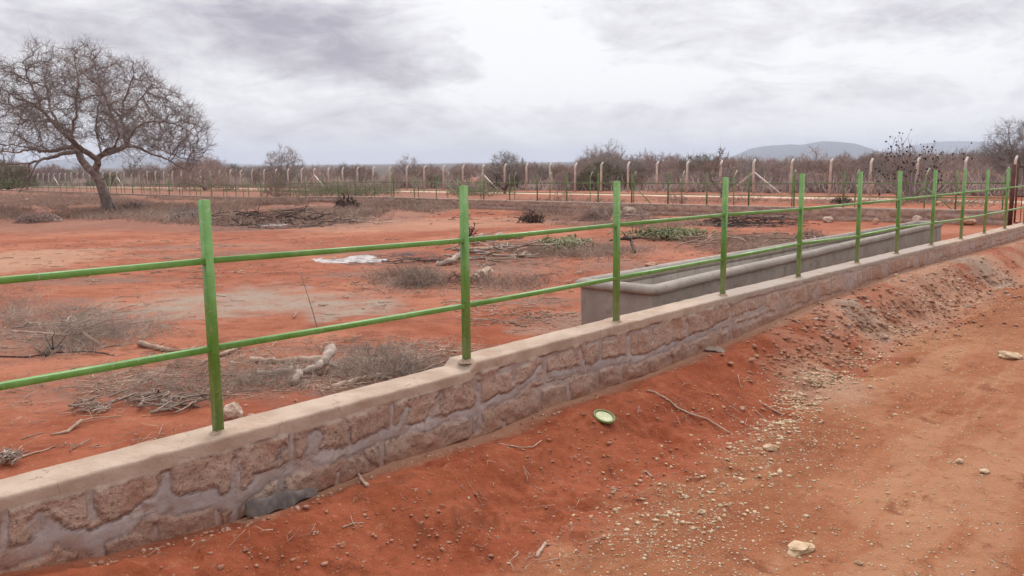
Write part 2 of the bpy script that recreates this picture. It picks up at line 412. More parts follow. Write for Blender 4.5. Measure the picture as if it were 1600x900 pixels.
# ground material -----------------------------------------------------------
def ground_mat():
    m, n, b = new_mat('red_soil', .95, .12)
    g = n.new('ShaderNodeNewGeometry').outputs['Position']
    A = {k: n.attr(k).outputs['Fac'] for k in ('road', 'pale', 'grey', 'litter', 'mound', 'track', 'ash', 'gravel', 'far')}
    big = n.noise(g, .35, 5, .6); mid = n.noise(g, 2.2, 6, .65); fin = n.noise(g, 18, 5, .7); vf = n.noise(g, 70, 4, .75)
    far = n.noise(n.scale(g, (.25, .5, 1)), .6, 5, .7)
    c = n.mix(n.rng(mid, .35, .68), (.270, .080, .041), (.350, .122, .070))
    c = n.mix(n.rng(big, .42, .62, 0, .6), c, (.45, .19, .115))
    c = n.mix(n.rng(n.noise(n.scale(g, (1, 1.8, 1)), 1.7, 8, .78), .51, .62, 0, .8), c, (.20, .062, .035))
    # fresh dug soil by the wall
    cm = n.mix(n.rng(mid, .36, .66), (.250, .063, .028), (.325, .093, .045))
    c = n.mix(A['mound'], c, cm)
    # road: sandy, gravelly
    cr = n.mix(n.rng(n.noise(n.scale(g, (.8, .8, 1)), 1.1, 6, .7), .36, .66), (.285, .098, .044), (.375, .165, .083))
    c = n.mix(A['road'], c, cr)
    rv = n.attr('rutv').outputs['Fac']
    c = n.mix(n.math('MULTIPLY', A['road'], n.rng(rv, .50, .64, 0, .55)), c, (.25, .088, .042))
    c = n.mix(n.math('MULTIPLY', A['road'], n.rng(rv, .34, .46, .5, 0)), c, (.42, .22, .125))
    gouge = n.rng(n.noise(n.scale(g, (1.5, 1, 1)), 3.2, 6, .72, .6), .55, .68, 0, .75)
    c = n.mix(n.math('MULTIPLY', gouge, n.math('MAXIMUM', A['road'], A['mound'])), c, (.185, .058, .027))
    c = n.mix(n.math('MULTIPLY', A['pale'], n.rng(mid, .2, .7, .65, 1)), c, (.45, .27, .18))
    c = n.mix(n.math('MULTIPLY', A['grey'], n.rng(n.noise(g, 3.5, 5, .7), .3, .62, .35, 1)), c, (.33, .255, .200))
    c = n.mix(n.math('MULTIPLY', A['litter'], n.rng(n.noise(g, 5, 5, .75), .38, .6, .25, .95)), c, (.22, .135, .105))
    c = n.mix(A['track'], c, (.62, .45, .33))
    c = n.mix(n.math('MULTIPLY', A['ash'], n.rng(n.noise(g, 6, 5, .75), .42, .56, 0, 1)), c, (.075, .055, .055))
    # grains, crumbs
    c = n.mix(n.rng(fin, .56, .70, 0, .55), c, (.15, .045, .024))
    c = n.mix(n.rng(fin, .30, .42, .40, 0), c, (.47, .235, .145))
    c = n.mix(n.rng(vf, .60, .72, 0, .45), c, (.12, .036, .02))
    # pebbles sprinkled (denser on the road)
    v1 = n.voro(g, 34, 'F1'); v1c = n.voro(g, 34, 'F1', 'Color')
    cs = n.new('ShaderNodeSeparateXYZ'); n.l.new(v1c, cs.inputs[0])
    thr = n.math('ADD', n.math('MULTIPLY', A['road'], .16), n.math('ADD', n.math('MULTIPLY', A['gravel'], .55), .012))
    peb = n.math('MULTIPLY', n.math('LESS_THAN', cs.outputs[0], thr), n.rng(v1, .22, .40, 1, 0))
    c = n.mix(n.math('MULTIPLY', peb, .8), c, n.mix(cs.outputs[1], (.42, .27, .17), (.62, .48, .35)))
    v2 = n.voro(g, 85, 'F1'); v2c = n.voro(g, 85, 'F1', 'Color')
    cs2 = n.new('ShaderNodeSeparateXYZ'); n.l.new(v2c, cs2.inputs[0])
    thr2 = n.math('ADD', n.math('MULTIPLY', A['road'], .18), n.math('ADD', n.math('MULTIPLY', A['gravel'], .5), .03))
    peb2 = n.math('MULTIPLY', n.math('LESS_THAN', cs2.outputs[0], thr2), n.rng(v2, .22, .42, 1, 0))
    c = n.mix(n.math('MULTIPLY', peb2, .6), c, (.56, .38, .26))
    n.put(b.inputs['Base Color'], c)
    hh = n.math('ADD', n.math('MULTIPLY', fin, .6), n.math('ADD', n.math('MULTIPLY', vf, .25), n.math('MULTIPLY', n.math('ADD', peb, n.math('MULTIPLY', peb2, .4)), .35)))
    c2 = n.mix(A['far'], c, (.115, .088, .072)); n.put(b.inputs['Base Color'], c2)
    bump(n, b, hh, 1.0, .03)
    return m
M_ground = ground_mat()

# ------------------------------------------------------------------ ground sheet (split by use into ground, dirt_road, dirt_track)
FW_Y0, FW_K = 36.5, 1.008            # far wall line  Y = Y0 - K X
CF_Y0, CF_K = 65.5, .955             # concrete post fence
TR_Y0, TR_K = 60.0, .98              # pale track
def build_ground():
    rs = [0.0001, .5, 1.0, 1.6]; r = 2.0
    while r < 15: rs.append(r); r *= 1.0042
    while r < 100: rs.append(r); r *= 1.010
    while r < 12000: rs.append(r); r *= 1.035
    rs = np.array(rs)
    fwd = np.arange(-44, 44.001, .11); rest = np.arange(46, 315, 3.0)
    th = np.radians(np.concatenate([fwd, rest]))
    nr, na = len(rs), len(th)
    RR, TT = np.meshgrid(rs, th, indexing='ij')
    X = RR * np.sin(TT); Y = RR * np.cos(TT)
    Z = height(X, Y)
    t, n = tn(X, Y)
    e = road_edge(t)
    out = sstep(0, .1, n)
    jit = (fbm(X * 4, Y * 4, 51, 4, .6) - .5)
    road = sstep(e * .98, e * 1.22, n + jit * .5) * (t < 40)
    road *= .55 + .45 * sstep(.35, .6, fbm(X * .9, Y * .9, 52, 4) + .12 * sstep(4, 9, t) + .1)
    mound = out * (1 - road) * sstep(7.5, 4.5, t + jit * 3) * sstep(.1, .25, n+jit*.2)
    rubble = out * (1 - sstep(e * .9, e * 1.2, n)) * sstep(4.5, 7, t + jit * 3)
    pale = .75 * rubble * sstep(.32, .55, fbm(X * 1.5, Y * 1.5, 53, 4)) + .75 * sstep(.25, .05, np.abs(n - .06)+jit*.2) * (n > 0) * (t>0)
    inn = 1 - out
    def blob(px, py, rx, ry, rot=0, lo=.55, hi=1.15):
        p = g1(px, py); cx, cy = p[0], p[1]
        sx = rx / FPX * cy; sy = ry / FPX * cy * cy / 1.6
        dx = (X - cx); dy = (Y - cy); ca, sa = math.cos(rot), math.sin(rot)
        q = np.sqrt(((dx * ca + dy * sa) / sx) ** 2 + ((-dx * sa + dy * ca) / sy) ** 2) + jit * .7 + (fbm(X * .8, Y * .8, 54, 3) - .5) * .8
        return (1 - sstep(lo, hi, q))
    pale = np.maximum(pale, .8 * blob(30, 405, 130, 26))
    pale = np.maximum(pale, .5 * blob(650, 350, 220, 12))
    grey = np.maximum.reduce([blob(380, 472, 230, 32), 1.0 * blob(560, 482, 110, 26), .6 * blob(880, 500, 60, 18), .55 * blob(830, 512, 60, 14)])
    mound = np.maximum.reduce([mound, .85 * inn * blob(800, 520, 140, 55), .7 * inn * blob(420, 620, 300, 50), .6 * inn * blob(100, 690, 160, 60), .5*inn*blob(1000,425,120,14)])
    # grey cement dust beside the trough and on the bank
    grey = np.maximum(grey, .7 * blob(1345, 497, 45, 10)); grey = np.maximum(grey, .8 * blob(1530, 412, 60, 9))
    litter = np.zeros_like(X)
    for a in [(60, 525, 190, 45), (260, 600, 230, 35), (520, 590, 160, 40), (700, 580, 90, 22), (640, 440, 90, 20), (780, 415, 110, 26), (900, 385, 170, 17), (1180, 380, 190, 17),
              (60, 480, 80, 20), (960, 345, 200, 8), (1250,385,120,14), (200, 420, 70, 5),(560,430,90,6),(840,470,80,8), (450, 395, 260, 6), (640, 425, 120, 14), (760, 450, 120, 14), (980, 415, 90, 12), (330, 385, 160, 5), (120, 440, 150, 7), (860, 500, 110, 12), (320, 560, 90, 12), (520, 545, 120, 8)]:
        litter = np.maximum(litter, .95 * blob(*a, lo=.3, hi=1.3))
    # scrub covered back part of the yard
    lim = np.interp(np.arctan2(X, Y), np.arctan((np.array([-400, 0, 170, 300, 540, 640, 720, 1000, 1300, 1600, 2000]) - 800) / FPX),
                    [23, 24, 25, 24, 24.5, 28, 36, 33, 40, 60, 60])
    litter = np.maximum(litter, inn * sstep(lim - 1.5, lim + 2.5, Y + jit * 6) * (.85))
    farside = sstep(-1, 1, Y - (FW_Y0 - FW_K * X))
    litter *= 1 - .55 * farside * sstep(-8, 4, X)
    litter *= 1 - out * (t < 24)
    dtr = np.abs(Y - (TR_Y0 - TR_K * X)) / math.hypot(1, TR_K)
    track = sstep(1.5, .9, dtr + jit * .8) * .95
    beyond = sstep(0, 6, Y - (CF_Y0 - CF_K * X))
    litter = np.maximum(litter, beyond)
    ash = np.maximum.reduce([blob(620, 403, 120, 12), blob(430, 352, 110, 8), blob(1160, 350, 90, 6), .5 * blob(560, 324, 70, 4)])
    gravel = np.maximum.reduce([blob(1270, 612, 90, 26, 0, .3, 1.2), .8 * blob(1400, 520, 80, 14, 0, .3, 1.2), .8 * blob(1200, 690, 110, 40, 0, .2, 1.2), .7 * blob(1050, 800, 140, 55, 0, .2, 1.2), .6 * blob(1420, 500, 140, 30, 0, .2, 1.2), .5 * blob(1520, 450, 90, 25)])
    gravel *= out
    palee = np.maximum(pale, .75 * blob(1285, 605, 80, 26, 0, .2, 1.2) * out)
    V = np.stack([X, Y, Z], -1).reshape(-1, 3)
    i = np.arange(nr - 1)[:, None]; j = np.arange(na)[None]; j2 = (j + 1) % na
    Q = np.stack([i * na + j, i * na + j2 + 0 * i, (i + 1) * na + j2, (i + 1) * na + j], -1).reshape(-1, 4)
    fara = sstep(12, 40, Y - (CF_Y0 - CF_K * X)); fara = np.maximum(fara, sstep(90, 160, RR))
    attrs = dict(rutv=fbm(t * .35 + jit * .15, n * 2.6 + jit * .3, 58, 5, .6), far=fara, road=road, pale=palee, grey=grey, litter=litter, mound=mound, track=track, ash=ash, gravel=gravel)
    attrs = {k: np.clip(v, 0, 1).ravel() for k, v in attrs.items()}
    cls = np.zeros(nr * na, int)
    cls[((n > e * 1.03) & (t < 40) & (n < 9)).ravel()] = 1
    cls[((dtr < 1.25) & (X > -100)).ravel() & (cls == 0)] = 2
    fc = cls[Q[:, 0]]
    for k, nm in enumerate(['ground', 'dirt_road', 'dirt_track']):
        q = Q[fc == k]; used, inv = np.unique(q, return_inverse=True)
        o = mesh_np(nm, V[used], inv.reshape(-1, 4), M_ground, None, True, {a: v[used] for a, v in attrs.items()})
        # faces wind so that normals point up
        structure(o)
        if o.data.polygons[0].normal.z < 0: o.data.flip_normals()
build_ground()

# ------------------------------------------------------------------ hills
def build_hills():
    m, n, b = new_mat('hill_scrub', .95, .1)
    g = n.new('ShaderNodeNewGeometry').outputs['Position']
    n.put(b.inputs['Base Color'], n.mix(n.noise(g, .01, 5, .6), (.06, .07, .085), (.12, .115, .11)))
    prof = [([1090, 1140, 1170, 1195, 1225, 1250, 1270, 1285, 1305, 1325, 1340, 1365, 1400, 1430], [262, 247, 233, 228, 226, 226.5, 223, 221, 221.5, 224, 231, 238, 243, 250], 5200),
            ([1340, 1400, 1440, 1465, 1500, 1530, 1580, 1640, 1750], [250, 238, 225, 221, 220.5, 222, 226, 230, 250], 6800),
            ([-200, 100, 150, 190, 220, 250, 290, 340, 400], [262, 256, 247, 243, 243, 246, 252, 256, 262], 6500)]
    for xs, ys, dist in prof:
        px = np.linspace(xs[0], xs[-1], 160); py = np.interp(px, xs, ys) + (fbm(px * .05, px * 0, 61, 4) - .5) * 1.6
        V = []; rows = 14
        for k in range(rows):
            f = k / (rows - 1)
            for a, bb in zip(px, py):
                top = atY(a, bb, dist); Yk = dist - 900 + f * 1800
                prf = math.sin(f * math.pi) ** .8
                z = -8 + (top[2] + 8) * prf * (1 + .1 * (vnoise(a * .12, k * 1.3, 62) - .5) * (1 - prf))
                V.append((top[0] * Yk / dist if False else top[0] + (Yk - dist) * .2, Yk, z))
        i = np.arange(rows - 1)[:, None]; j = np.arange(159)[None]
        Q = np.stack([i * 160 + j, i * 160 + j + 1, (i + 1) * 160 + j + 1, (i + 1) * 160 + j], -1).reshape(-1, 4)
        structure(mesh_np('hills', V, Q, m, None, True))
build_hills()

# ------------------------------------------------------------------ haze
hz, hn, hb = new_mat('haze')
hz.node_tree.nodes.remove(hb)
pv = hn.new('ShaderNodeVolumePrincipled'); pv.inputs['Color'].default_value = (.78, .85, 1.0, 1); pv.inputs['Density'].default_value = 1.7e-4
hn.l.new(pv.outputs[0], hz.node_tree.nodes['Material Output'].inputs['Volume'])
HB = MB(); HB.box((0, 0, 72), (1, 0, 0), (0, 1, 0), (0, 0, 1), 12500, 12500, 82.5)
ho = HB.build('haze', hz); tag(ho, 'thin blue-grey air that fades the far hills', 'haze', None, 'stuff')

# ------------------------------------------------------------------ near stone wall
def wall_mat(name, far=False):
    m, n, b = new_mat(name, .92, .15)
    g = n.new('ShaderNodeNewGeometry').outputs['Position']
    mort = n.attr('mortar').outputs['Fac']; cap = n.attr('cap').outputs['Fac']; sid = n.attr('stone').outputs['Fac']; wet = n.attr('fargrey').outputs['Fac']
    f = n.noise(g, 16, 6, .7); f2 = n.noise(g, 45, 4, .75); f3 = n.noise(g, 4, 4, .6)
    st = n.mix(sid, (.41, .27, .21), (.55, .39, .305))
    st = n.mix(n.rng(f, .40, .62, 0, .8), st, (.58, .41, .32))
    st = n.mix(n.rng(f2, .52, .68, 0, .8), st, (.12, .09, .065))
    st = n.mix(n.rng(f3, .48, .68, 0, .6), st, (.40, .20, .135))
    st = n.mix(n.rng(n.voro(g, 60), .0, .35, .35, 0), st, (.16, .10, .075))
    mo = n.mix(n.rng(f3, .35, .65), (.36, .30, .285), (.50, .43, .41))
    mo = n.mix(n.rng(f, .42, .62, 0, .7), mo, (.34, .245, .20))
    c = n.mix(mort, st, mo)
    cc = n.mix(n.rng(f3, .3, .7), (.39, .285, .215), (.51, .395, .31))
    cc = n.mix(n.rng(f2, .56, .7, 0, .4), cc, (.33, .21, .15))
    cc = n.mix(n.math('MULTIPLY', wet, n.rng(f, .35, .6, .5, 1)), cc, (.38, .32, .28))
    crk = n.new('ShaderNodeTexVoronoi', feature='DISTANCE_TO_EDGE'); n.put(crk.inputs['Vector'], n.vmath('ADD', g, n.vmath('MULTIPLY', n.noise(g, 6, 3, .6, 0, True), (.25, .25, .25)))); crk.inputs['Scale'].default_value = 1.7
    cc = n.mix(n.rng(crk.outputs['Distance'], .0, .007, .6, 0), cc, (.20, .13, .095))
    cc = n.mix(n.rng(n.noise(g, 2.2, 6, .72), .50, .66, 0, .55), cc, (.36, .225, .155))
    c = n.mix(cap, c, cc)
    sp = n.new('ShaderNodeSeparateXYZ'); n.l.new(g, sp.inputs[0])
    c = n.mix(n.math('MULTIPLY', n.attr('foot').outputs['Fac'], n.rng(f, .35, .65, .5, 1)), c, (.34, .155, .095))
    n.put(b.inputs['Base Color'], c)
    hgt = n.math('MULTIPLY', n.math('ADD', f, n.math('MULTIPLY', f2, .5)), n.math('SUBTRACT', 1.05, n.math('MULTIPLY', n.math('MAXIMUM', mort, cap), .85)))
    bump(n, b, hgt, .9, .03)
    return m
M_wall = wall_mat('stone_masonry')
OFF_O, OFF_I = .075, -.150
ztop_t = [-8, 1.66, 1.72, 3.3, 5, 6.8, 8.5, 10, 11.6, 13.2, 14.7, 16.2, 24]
ztop_z = [.287, .280, .325, .325, .318, .300, .288, .275, .262, .235, .217, .203, .14]
def ztop(t): return np.interp(t, ztop_t, ztop_z)
# mortar smears as they lie on the near wall (photo pixels, laid on the wall's own face)
strokes = [[(-60, 880, 26), (20, 875, 26), (70, 850, 34), (62, 820, 34), (90, 835, 30), (140, 845, 30), (200, 815, 27), (250, 790, 26), (293, 787, 24), (333, 780, 27), (365, 790, 27), (415, 748, 22), (460, 727, 22), (500, 715, 22), (551, 703, 20), (608, 675, 19), (664, 666, 17), (725, 646, 13), (797, 616, 13), (830, 592, 13), (897, 580, 13), (967, 563, 14), (1000, 560, 10), (1073, 530, 9), (1100, 520, 8), (1142, 500, 8), (1200, 480, 6)],
           [(256, 745, 18), (252, 790, 24)], [(367, 722, 16), (365, 810, 22)], [(494, 685, 20), (476, 726, 24)], [(634, 640, 18), (625, 670, 18)], [(747, 603, 11), (748, 668, 11)],
           [(850, 570, 10), (830, 592, 10)], [(980, 527, 10), (985, 572, 12)], [(1020, 510, 7), (1016, 540, 7)], [(1142, 482, 6), (1142, 527, 6)], [(905, 545, 8), (913, 580, 9)],
           [(560, 700, 10), (585, 735, 8)], [(150, 850, 20), (160, 872, 20)], [(1073, 500, 6), (1075, 540, 6)], [(690, 615, 9), (664, 664, 9)], [(440, 700, 9), (430, 740, 9)]]
SEG = []
for st in strokes:
    pts = []
    for (a, bb, wd) in st:
        t_, z_ = onwall(a, bb, OFF_O); x_, y_ = xy(t_, OFF_O); pts.append((t_, z_, wd * y_ / FPX * .55))
    SEG += list(zip(pts[:-1], pts[1:]))
def stone_field(t, z, near=True, seed=0):
    """signed mortar mask 0..1 and stone id for a rubble wall in t,z"""
    wob = (fbm(t * 5, z * 5, 71 + seed, 3) - .5) * .055
    wob2 = (fbm(t * 5 + 40, z * 5, 72 + seed, 3) - .5) * .06
    ch = .205; row = np.floor((z + .17 + wob) / ch); fz = (z + .17 + wob) / ch - row
    wd = .34; off = row * .137 + _h(row, row * 0, 5 + seed) * .2
    tt = (t + wob2 + off) / wd; col = np.floor(tt + (vnoise(row, np.floor(tt), 3) - .5) * .0); ft = tt - col
    jl = (_h(col, row, 9 + seed) - .5) * .34; jr = (_h(col + 1, row, 9 + seed) - .5) * .34
    L = (ft - jl * .5 - .0); Rr = (1 + jr * .5 - ft)
    d = np.minimum(np.minimum(L, Rr) * wd, np.minimum(fz, 1 - fz) * ch)
    m = 1 - sstep(.010, .028, d + (fbm(t * 30, z * 30, 73, 2) - .5) * .012)
    sid = _h(col, row, 13 + seed)
    return m, sid
def wall_face_arrays(T, Z, top, seed=0, hand=True):
    m, sid = stone_field(T, Z, seed=seed)
    joint_ = m.copy()
    if hand:
        dm = np.full(T.shape, 9.0)
        for (a, b) in SEG:
            ax, az_, ar = a; bx, bz_, br_ = b
            ux, uz = bx - ax, bz_ - az_; L2 = ux * ux + uz * uz
            s = np.clip(((T - ax) * ux + (Z - az_) * uz) / L2, 0, 1)
            d = np.hypot(T - ax - s * ux, Z - az_ - s * uz) - (ar + (br_ - ar) * s)
            dm = np.minimum(dm, d)
        dm = dm + (fbm(T * 12, Z * 12, 75, 5, .66) - .5) * .070
        mh = 1 - sstep(-.012, .014, dm)
        mh = mh * (.55 + .45 * sstep(.34, .44, fbm(T * 7, Z * 9, 79, 4, .6)))
        joints = .85 * m * sstep(.42, .5, fbm(T * 5, Z * 5, 77, 3))
        blend = sstep(4.5, 7.5, T)
        m = np.maximum(mh, joints * (1 - blend)) * (1 - blend) + blend * np.maximum(m * .6, sstep(.5, .6, fbm(T * 4.5, Z * 2.2, 76, 4)) * .8)
    capd = (top - Z) - ((.070 - .022 * sstep(4, 7, T)) + .016 * (fbm(T * 5, T * 0, 78 + seed, 3) - .5) * 2)
    cap = 1 - sstep(-.006, .008, capd)
    return m, sid, cap
def build_wall(name, frame, ts, ztopf, zlow, off_o, off_i, seed, hand, label, dz=.012, vis_outer=True):
    """one wall as a closed rough sheet: outer face, top, inner face. frame(t,n)->x,y"""
    nz = int((.32 + zlow) / dz)
    prof = []   # (kind, param)
    for k in range(nz + 1): prof.append(('o', k / nz))
    prof.append(('o', .996)) if False else None
    for k in (.02, .06, .12, .2, .3, .4, .5, .6, .7, .8, .9, .96): prof.append(('t', k))
    ni = 14
    for k in range(ni + 1): prof.append(('i', k / ni))
    T = np.repeat(ts[:, None], len(prof), 1)
    TOP = ztopf(T)
    kinds = np.array([p[0] for p in prof]); par = np.array([p[1] for p in prof])
    Z = np.zeros_like(T); OFF = np.zeros_like(T)
    o = kinds == 'o'; tp = kinds == 't'; ii = kinds == 'i'
    Z[:, o] = -zlow + (TOP[:, o] - .008 + zlow) * par[o]
    edge = (fbm(T * 4, T * 0 + 2, 81 + seed, 4, .65) - .5) * .016
    m, sid, cap = wall_face_arrays(T, Z, TOP, seed, hand)
    rough = (fbm(T * 11, Z * 11, 82 + seed, 4, .6) - .5)
    big = (fbm(T * 3.2, Z * 3.2, 83 + seed, 2) - .5)
    relief = np.where(cap > .5, .006 + rough * .006 + edge, (1 - m) * (.006 + (rough * .042 + big * .016) * (1 - .5 * sstep(4.5, 7, T))) + m * (.006 + rough * .012 + big*.012))
    relief = relief - .004 * (cap < .5) * 1
    # crevices around stones
    m2 = m * (1 - m) * 4
    relief = relief - m2 * .010 * (1 - cap) * (1 - .7 * sstep(4.5, 7, T))
    OFF[:, o] = (off_o + relief)[:, o] + .018*(1-par[o])[None,:]
    OFF[:, tp] = off_o + edge[:, tp] * (1 - par[tp]) + (off_i - off_o) * par[tp] + (1 - par[tp]) * .005
    Z[:, tp] = TOP[:, tp] + (fbm(T * 9, OFF * 9, 84 + seed, 3) - .5)[:, tp] * .010 
    Z[:, ii] = TOP[:, ii] - .004 - (TOP[:, ii] + zlow) * par[ii]
    OFF[:, ii] = off_i + (fbm(T * 8, Z * 8, 85 + seed, 3) - .5)[:, ii] * .02
    cap = np.where(o[None], cap, np.where(tp[None], 1.0, np.where(Z > TOP - .09, 1.0, 0.0)))
    mm = np.where(ii[None], .5, m)
    X, Y = frame(T, OFF)
    V = np.stack([X, Y, Z], -1).reshape(-1, 3)
    nt, npf = T.shape
    i = np.arange(nt - 1)[:, None]; j = np.arange(npf - 1)[None]
    Q = np.stack([i * npf + j, (i + 1) * npf + j, (i + 1) * npf + j + 1, i * npf + j + 1], -1).reshape(-1, 4)
    ends = [np.arange(npf)[None, :], ((nt - 1) * npf + np.arange(npf))[None, ::-1]]
    gh = height(X, Y, False)
    foot = np.clip(1 - sstep(.0, .13, Z - gh + (fbm(T * 8, Z * 8, 86, 3) - .5) * .12), 0, 1)*.8
    fg = sstep(4.2, 5.5, T) * (1 - sstep(11, 13, T)) if hand else np.ones_like(T) * .6
    ob = mesh_np(name, V, [Q] + ends, M_wall, None, True,
                 dict(mortar=mm.ravel(), cap=cap.ravel(), stone=sid.ravel(), foot=foot.ravel(), fargrey=fg.ravel()))
    bm = bmesh.new(); bm.from_mesh(ob.data); bmesh.ops.recalc_face_normals(bm, faces=bm.faces[:]); bm.to_mesh(ob.data); bm.free()
    return ob
ts = [-7.0]; 
while ts[-1] < 24.0:
    t_ = ts[-1]; ts.append(t_ + (.05 if t_ < -1.6 else .010 + .0016 * max(0, t_)))
near_wall = build_wall('stone_wall', lambda t, n: xy(t, n), np.array(ts), ztop, .45, OFF_O, OFF_I, 0, True, '', dz=.010)
tag(near_wall, 'low rubble stone wall with smooth cement top under the near green railing', 'wall')

# far wall
FWd = np.array([-1, FW_K]) / math.hypot(1, FW_K)      # runs away to the left
FWn = np.array([-FWd[1], FWd[0]]) * -1
if FWn[1] > 0: FWn = -FWn                              # faces the camera
FWo = np.array([13.3, FW_Y0 - FW_K * 13.3])
def fxy(t, n): return FWo[0] + t * FWd[0] + n * FWn[0], FWo[1] + t * FWd[1] + n * FWn[1]
def fground(t): x, y = fxy(t, 0.0); return np.interp(y, zin_y, zin_z)
def ftop(t): return fground(t) + .40 - .28 * sstep(26, 44, t)
def build_far_wall():
    ts = np.concatenate([np.arange(0, 40, .05), np.arange(40, 150.1, .4)])
    nz = 14; V = []; A = dict(mortar=[], cap=[], stone=[], foot=[], fargrey=[])
    par = np.linspace(0, 1, nz)
    T = np.repeat(ts[:, None], nz + 4, 1); top = ftop(T); g = fground(T)
    Z = np.zeros_like(T); OFF = np.zeros_like(T)
    Z[:, :nz] = (g - .3)[:, :nz] + (top - g + .3)[:, :nz] * par
    m, sid, cap = wall_face_arrays(T, Z - top + .32, Z * 0 + .32, 40, False)
    OFF[:, :nz] = (.11 - .03 * (1 - m) * 1 + (1 - m) * .03 + (fbm(T * 5, Z * 7, 90, 3) - .5) * .06 - m * (1 - cap) * .03)[:, :nz]
    Z[:, nz] = top[:, nz] + .003; OFF[:, nz] = .09; Z[:, nz + 1] = top[:, nz + 1]; OFF[:, nz + 1] = -.11
    Z[:, nz + 2] = top[:, 0] - .2; OFF[:, nz + 2] = -.11; Z[:, nz + 3] = top[:, 0] - .8; OFF[:, nz + 3] = -.11
    cap[:, nz:] = 1
    X, Y = fxy(T, OFF); npf = T.shape[1]; nt = len(ts)
    i = np.arange(nt - 1)[:, None]; j = np.arange(npf - 1)[None]
    Q = np.stack([i * npf + j, (i + 1) * npf + j, (i + 1) * npf + j + 1, i * npf + j + 1], -1).reshape(-1, 4)
    ends = [np.arange(npf)[None, :], ((nt - 1) * npf + np.arange(npf))[None, ::-1]]
    foot = np.clip(1 - sstep(0, .2, Z - g), 0, 1)
    o = mesh_np('stone_wall', np.stack([X, Y, Z], -1).reshape(-1, 3), [Q] + ends, M_wall, None, True,
                dict(mortar=m.ravel(), cap=(cap * .35).ravel(), stone=sid.ravel(), foot=foot.ravel() * .25, fargrey=np.ones(T.size)))
    bm = bmesh.new(); bm.from_mesh(o.data); bmesh.ops.recalc_face_normals(bm, faces=bm.faces[:]); bm.to_mesh(o.data); bm.free()
    tag(o, 'low stone wall across the far side of the yard carrying the distant green railing', 'wall')
build_far_wall()

# ------------------------------------------------------------------ near green railing
def tube_box(mb, a, b, side, up, hs, hu, ch=.004):
    """square tube with softened edges from a to b"""
    a = np.asarray(a, float); b = np.asarray(b, float)
    pr = [(-hs + ch, -hu), (hs - ch, -hu), (hs, -hu + ch), (hs, hu - ch), (hs - ch, hu), (-hs + ch, hu), (-hs, hu - ch), (-hs, -hu + ch)]
    V = [p + x * side + y * up for p in (a, b) for x, y in pr]
    q = [[i, (i + 1) % 8, 8 + (i + 1) % 8, 8 + i] for i in range(8)]
    mb.add(V, q, )
    mb.f.setdefault(8, []).append(np.array([list(range(8))[::-1]]) + mb.n - 16)
    mb.f.setdefault(8, []).append(np.array([list(range(8, 16))]) + mb.n - 16)
d3 = np.array([D[0], D[1], 0]); n3 = np.array([N[0], N[1], 0]); z3 = np.array([0, 0, 1.])
posts = [(-5.1, 1.39), (-3.4, 1.39), (-1.7, 1.395), (0, 1.399), (1.715, 1.416), (3.37, 1.404), (5.09, 1.397), (6.782, 1.399), (8.518, 1.394), (9.998, 1.375), (11.57, 1.37), (13.188, 1.362), (14.70, 1.325), (16.24, 1.338), (17.93, 1.33), (19.6, 1.32), (21.3, 1.31), (23.0, 1.30)]
near_rail = empty('railing', (*xy(0, 0), .28), 'tall green painted steel railing with two bars along the near stone wall', 'railing')
def loc(o, par): o.parent = par; o.matrix_parent_inverse = par.matrix_world.inverted(); return o
bpy.context.view_layer.update()
def child(mb, name, mat, par, smooth=False):
    """mesh child whose vertices are given in world space"""
    pl_ = np.array(par.location)
    mb.v = [v - pl_ for v in mb.v]
    return mb.build(name, mat, par, smooth)
leans = {}
for i, (t_, zt) in enumerate(posts):
    x_, y_ = xy(t_, 0); mb = MB()
    rl = np.random.default_rng(i + 3); dx = (rl.random() - .5) * .010; dy = (rl.random() - .5) * .010
    tube_box(mb, (x_, y_, ztop(t_) - .05), (x_ + dx, y_ + dy, zt), d3, n3, .0205, .0205, .0018)
    child(mb, 'post', M_paint, near_rail)
    # cement collar at the foot
    mb = MB(); an = np.linspace(0, 2 * math.pi, 14)[:-1]
    rr = .040 + .012 * rl.random(13)
    V = [(x_ + math.cos(a) * r * 1.25, y_ + math.sin(a) * r * 1.25, ztop(t_) - .006) for a, r in zip(an, rr)] + [(x_ + math.cos(a) * r * .62, y_ + math.sin(a) * r * .62, ztop(t_) + .010 + .012 * rl.random()) for a, r in zip(an, rr)]
    mb.add(V, [[k, (k + 1) % 13, 13 + (k + 1) % 13, 13 + k] for k in range(13)])
    mb.f.setdefault(13, []).append(np.array([list(range(13, 26))]))
    M_collar = M_collar if i else stone_mat('cement_collar', (.34, .23, .17), (.48, .35, .26), 20)
    child(mb, 'cement_collar', M_collar, near_rail, True)
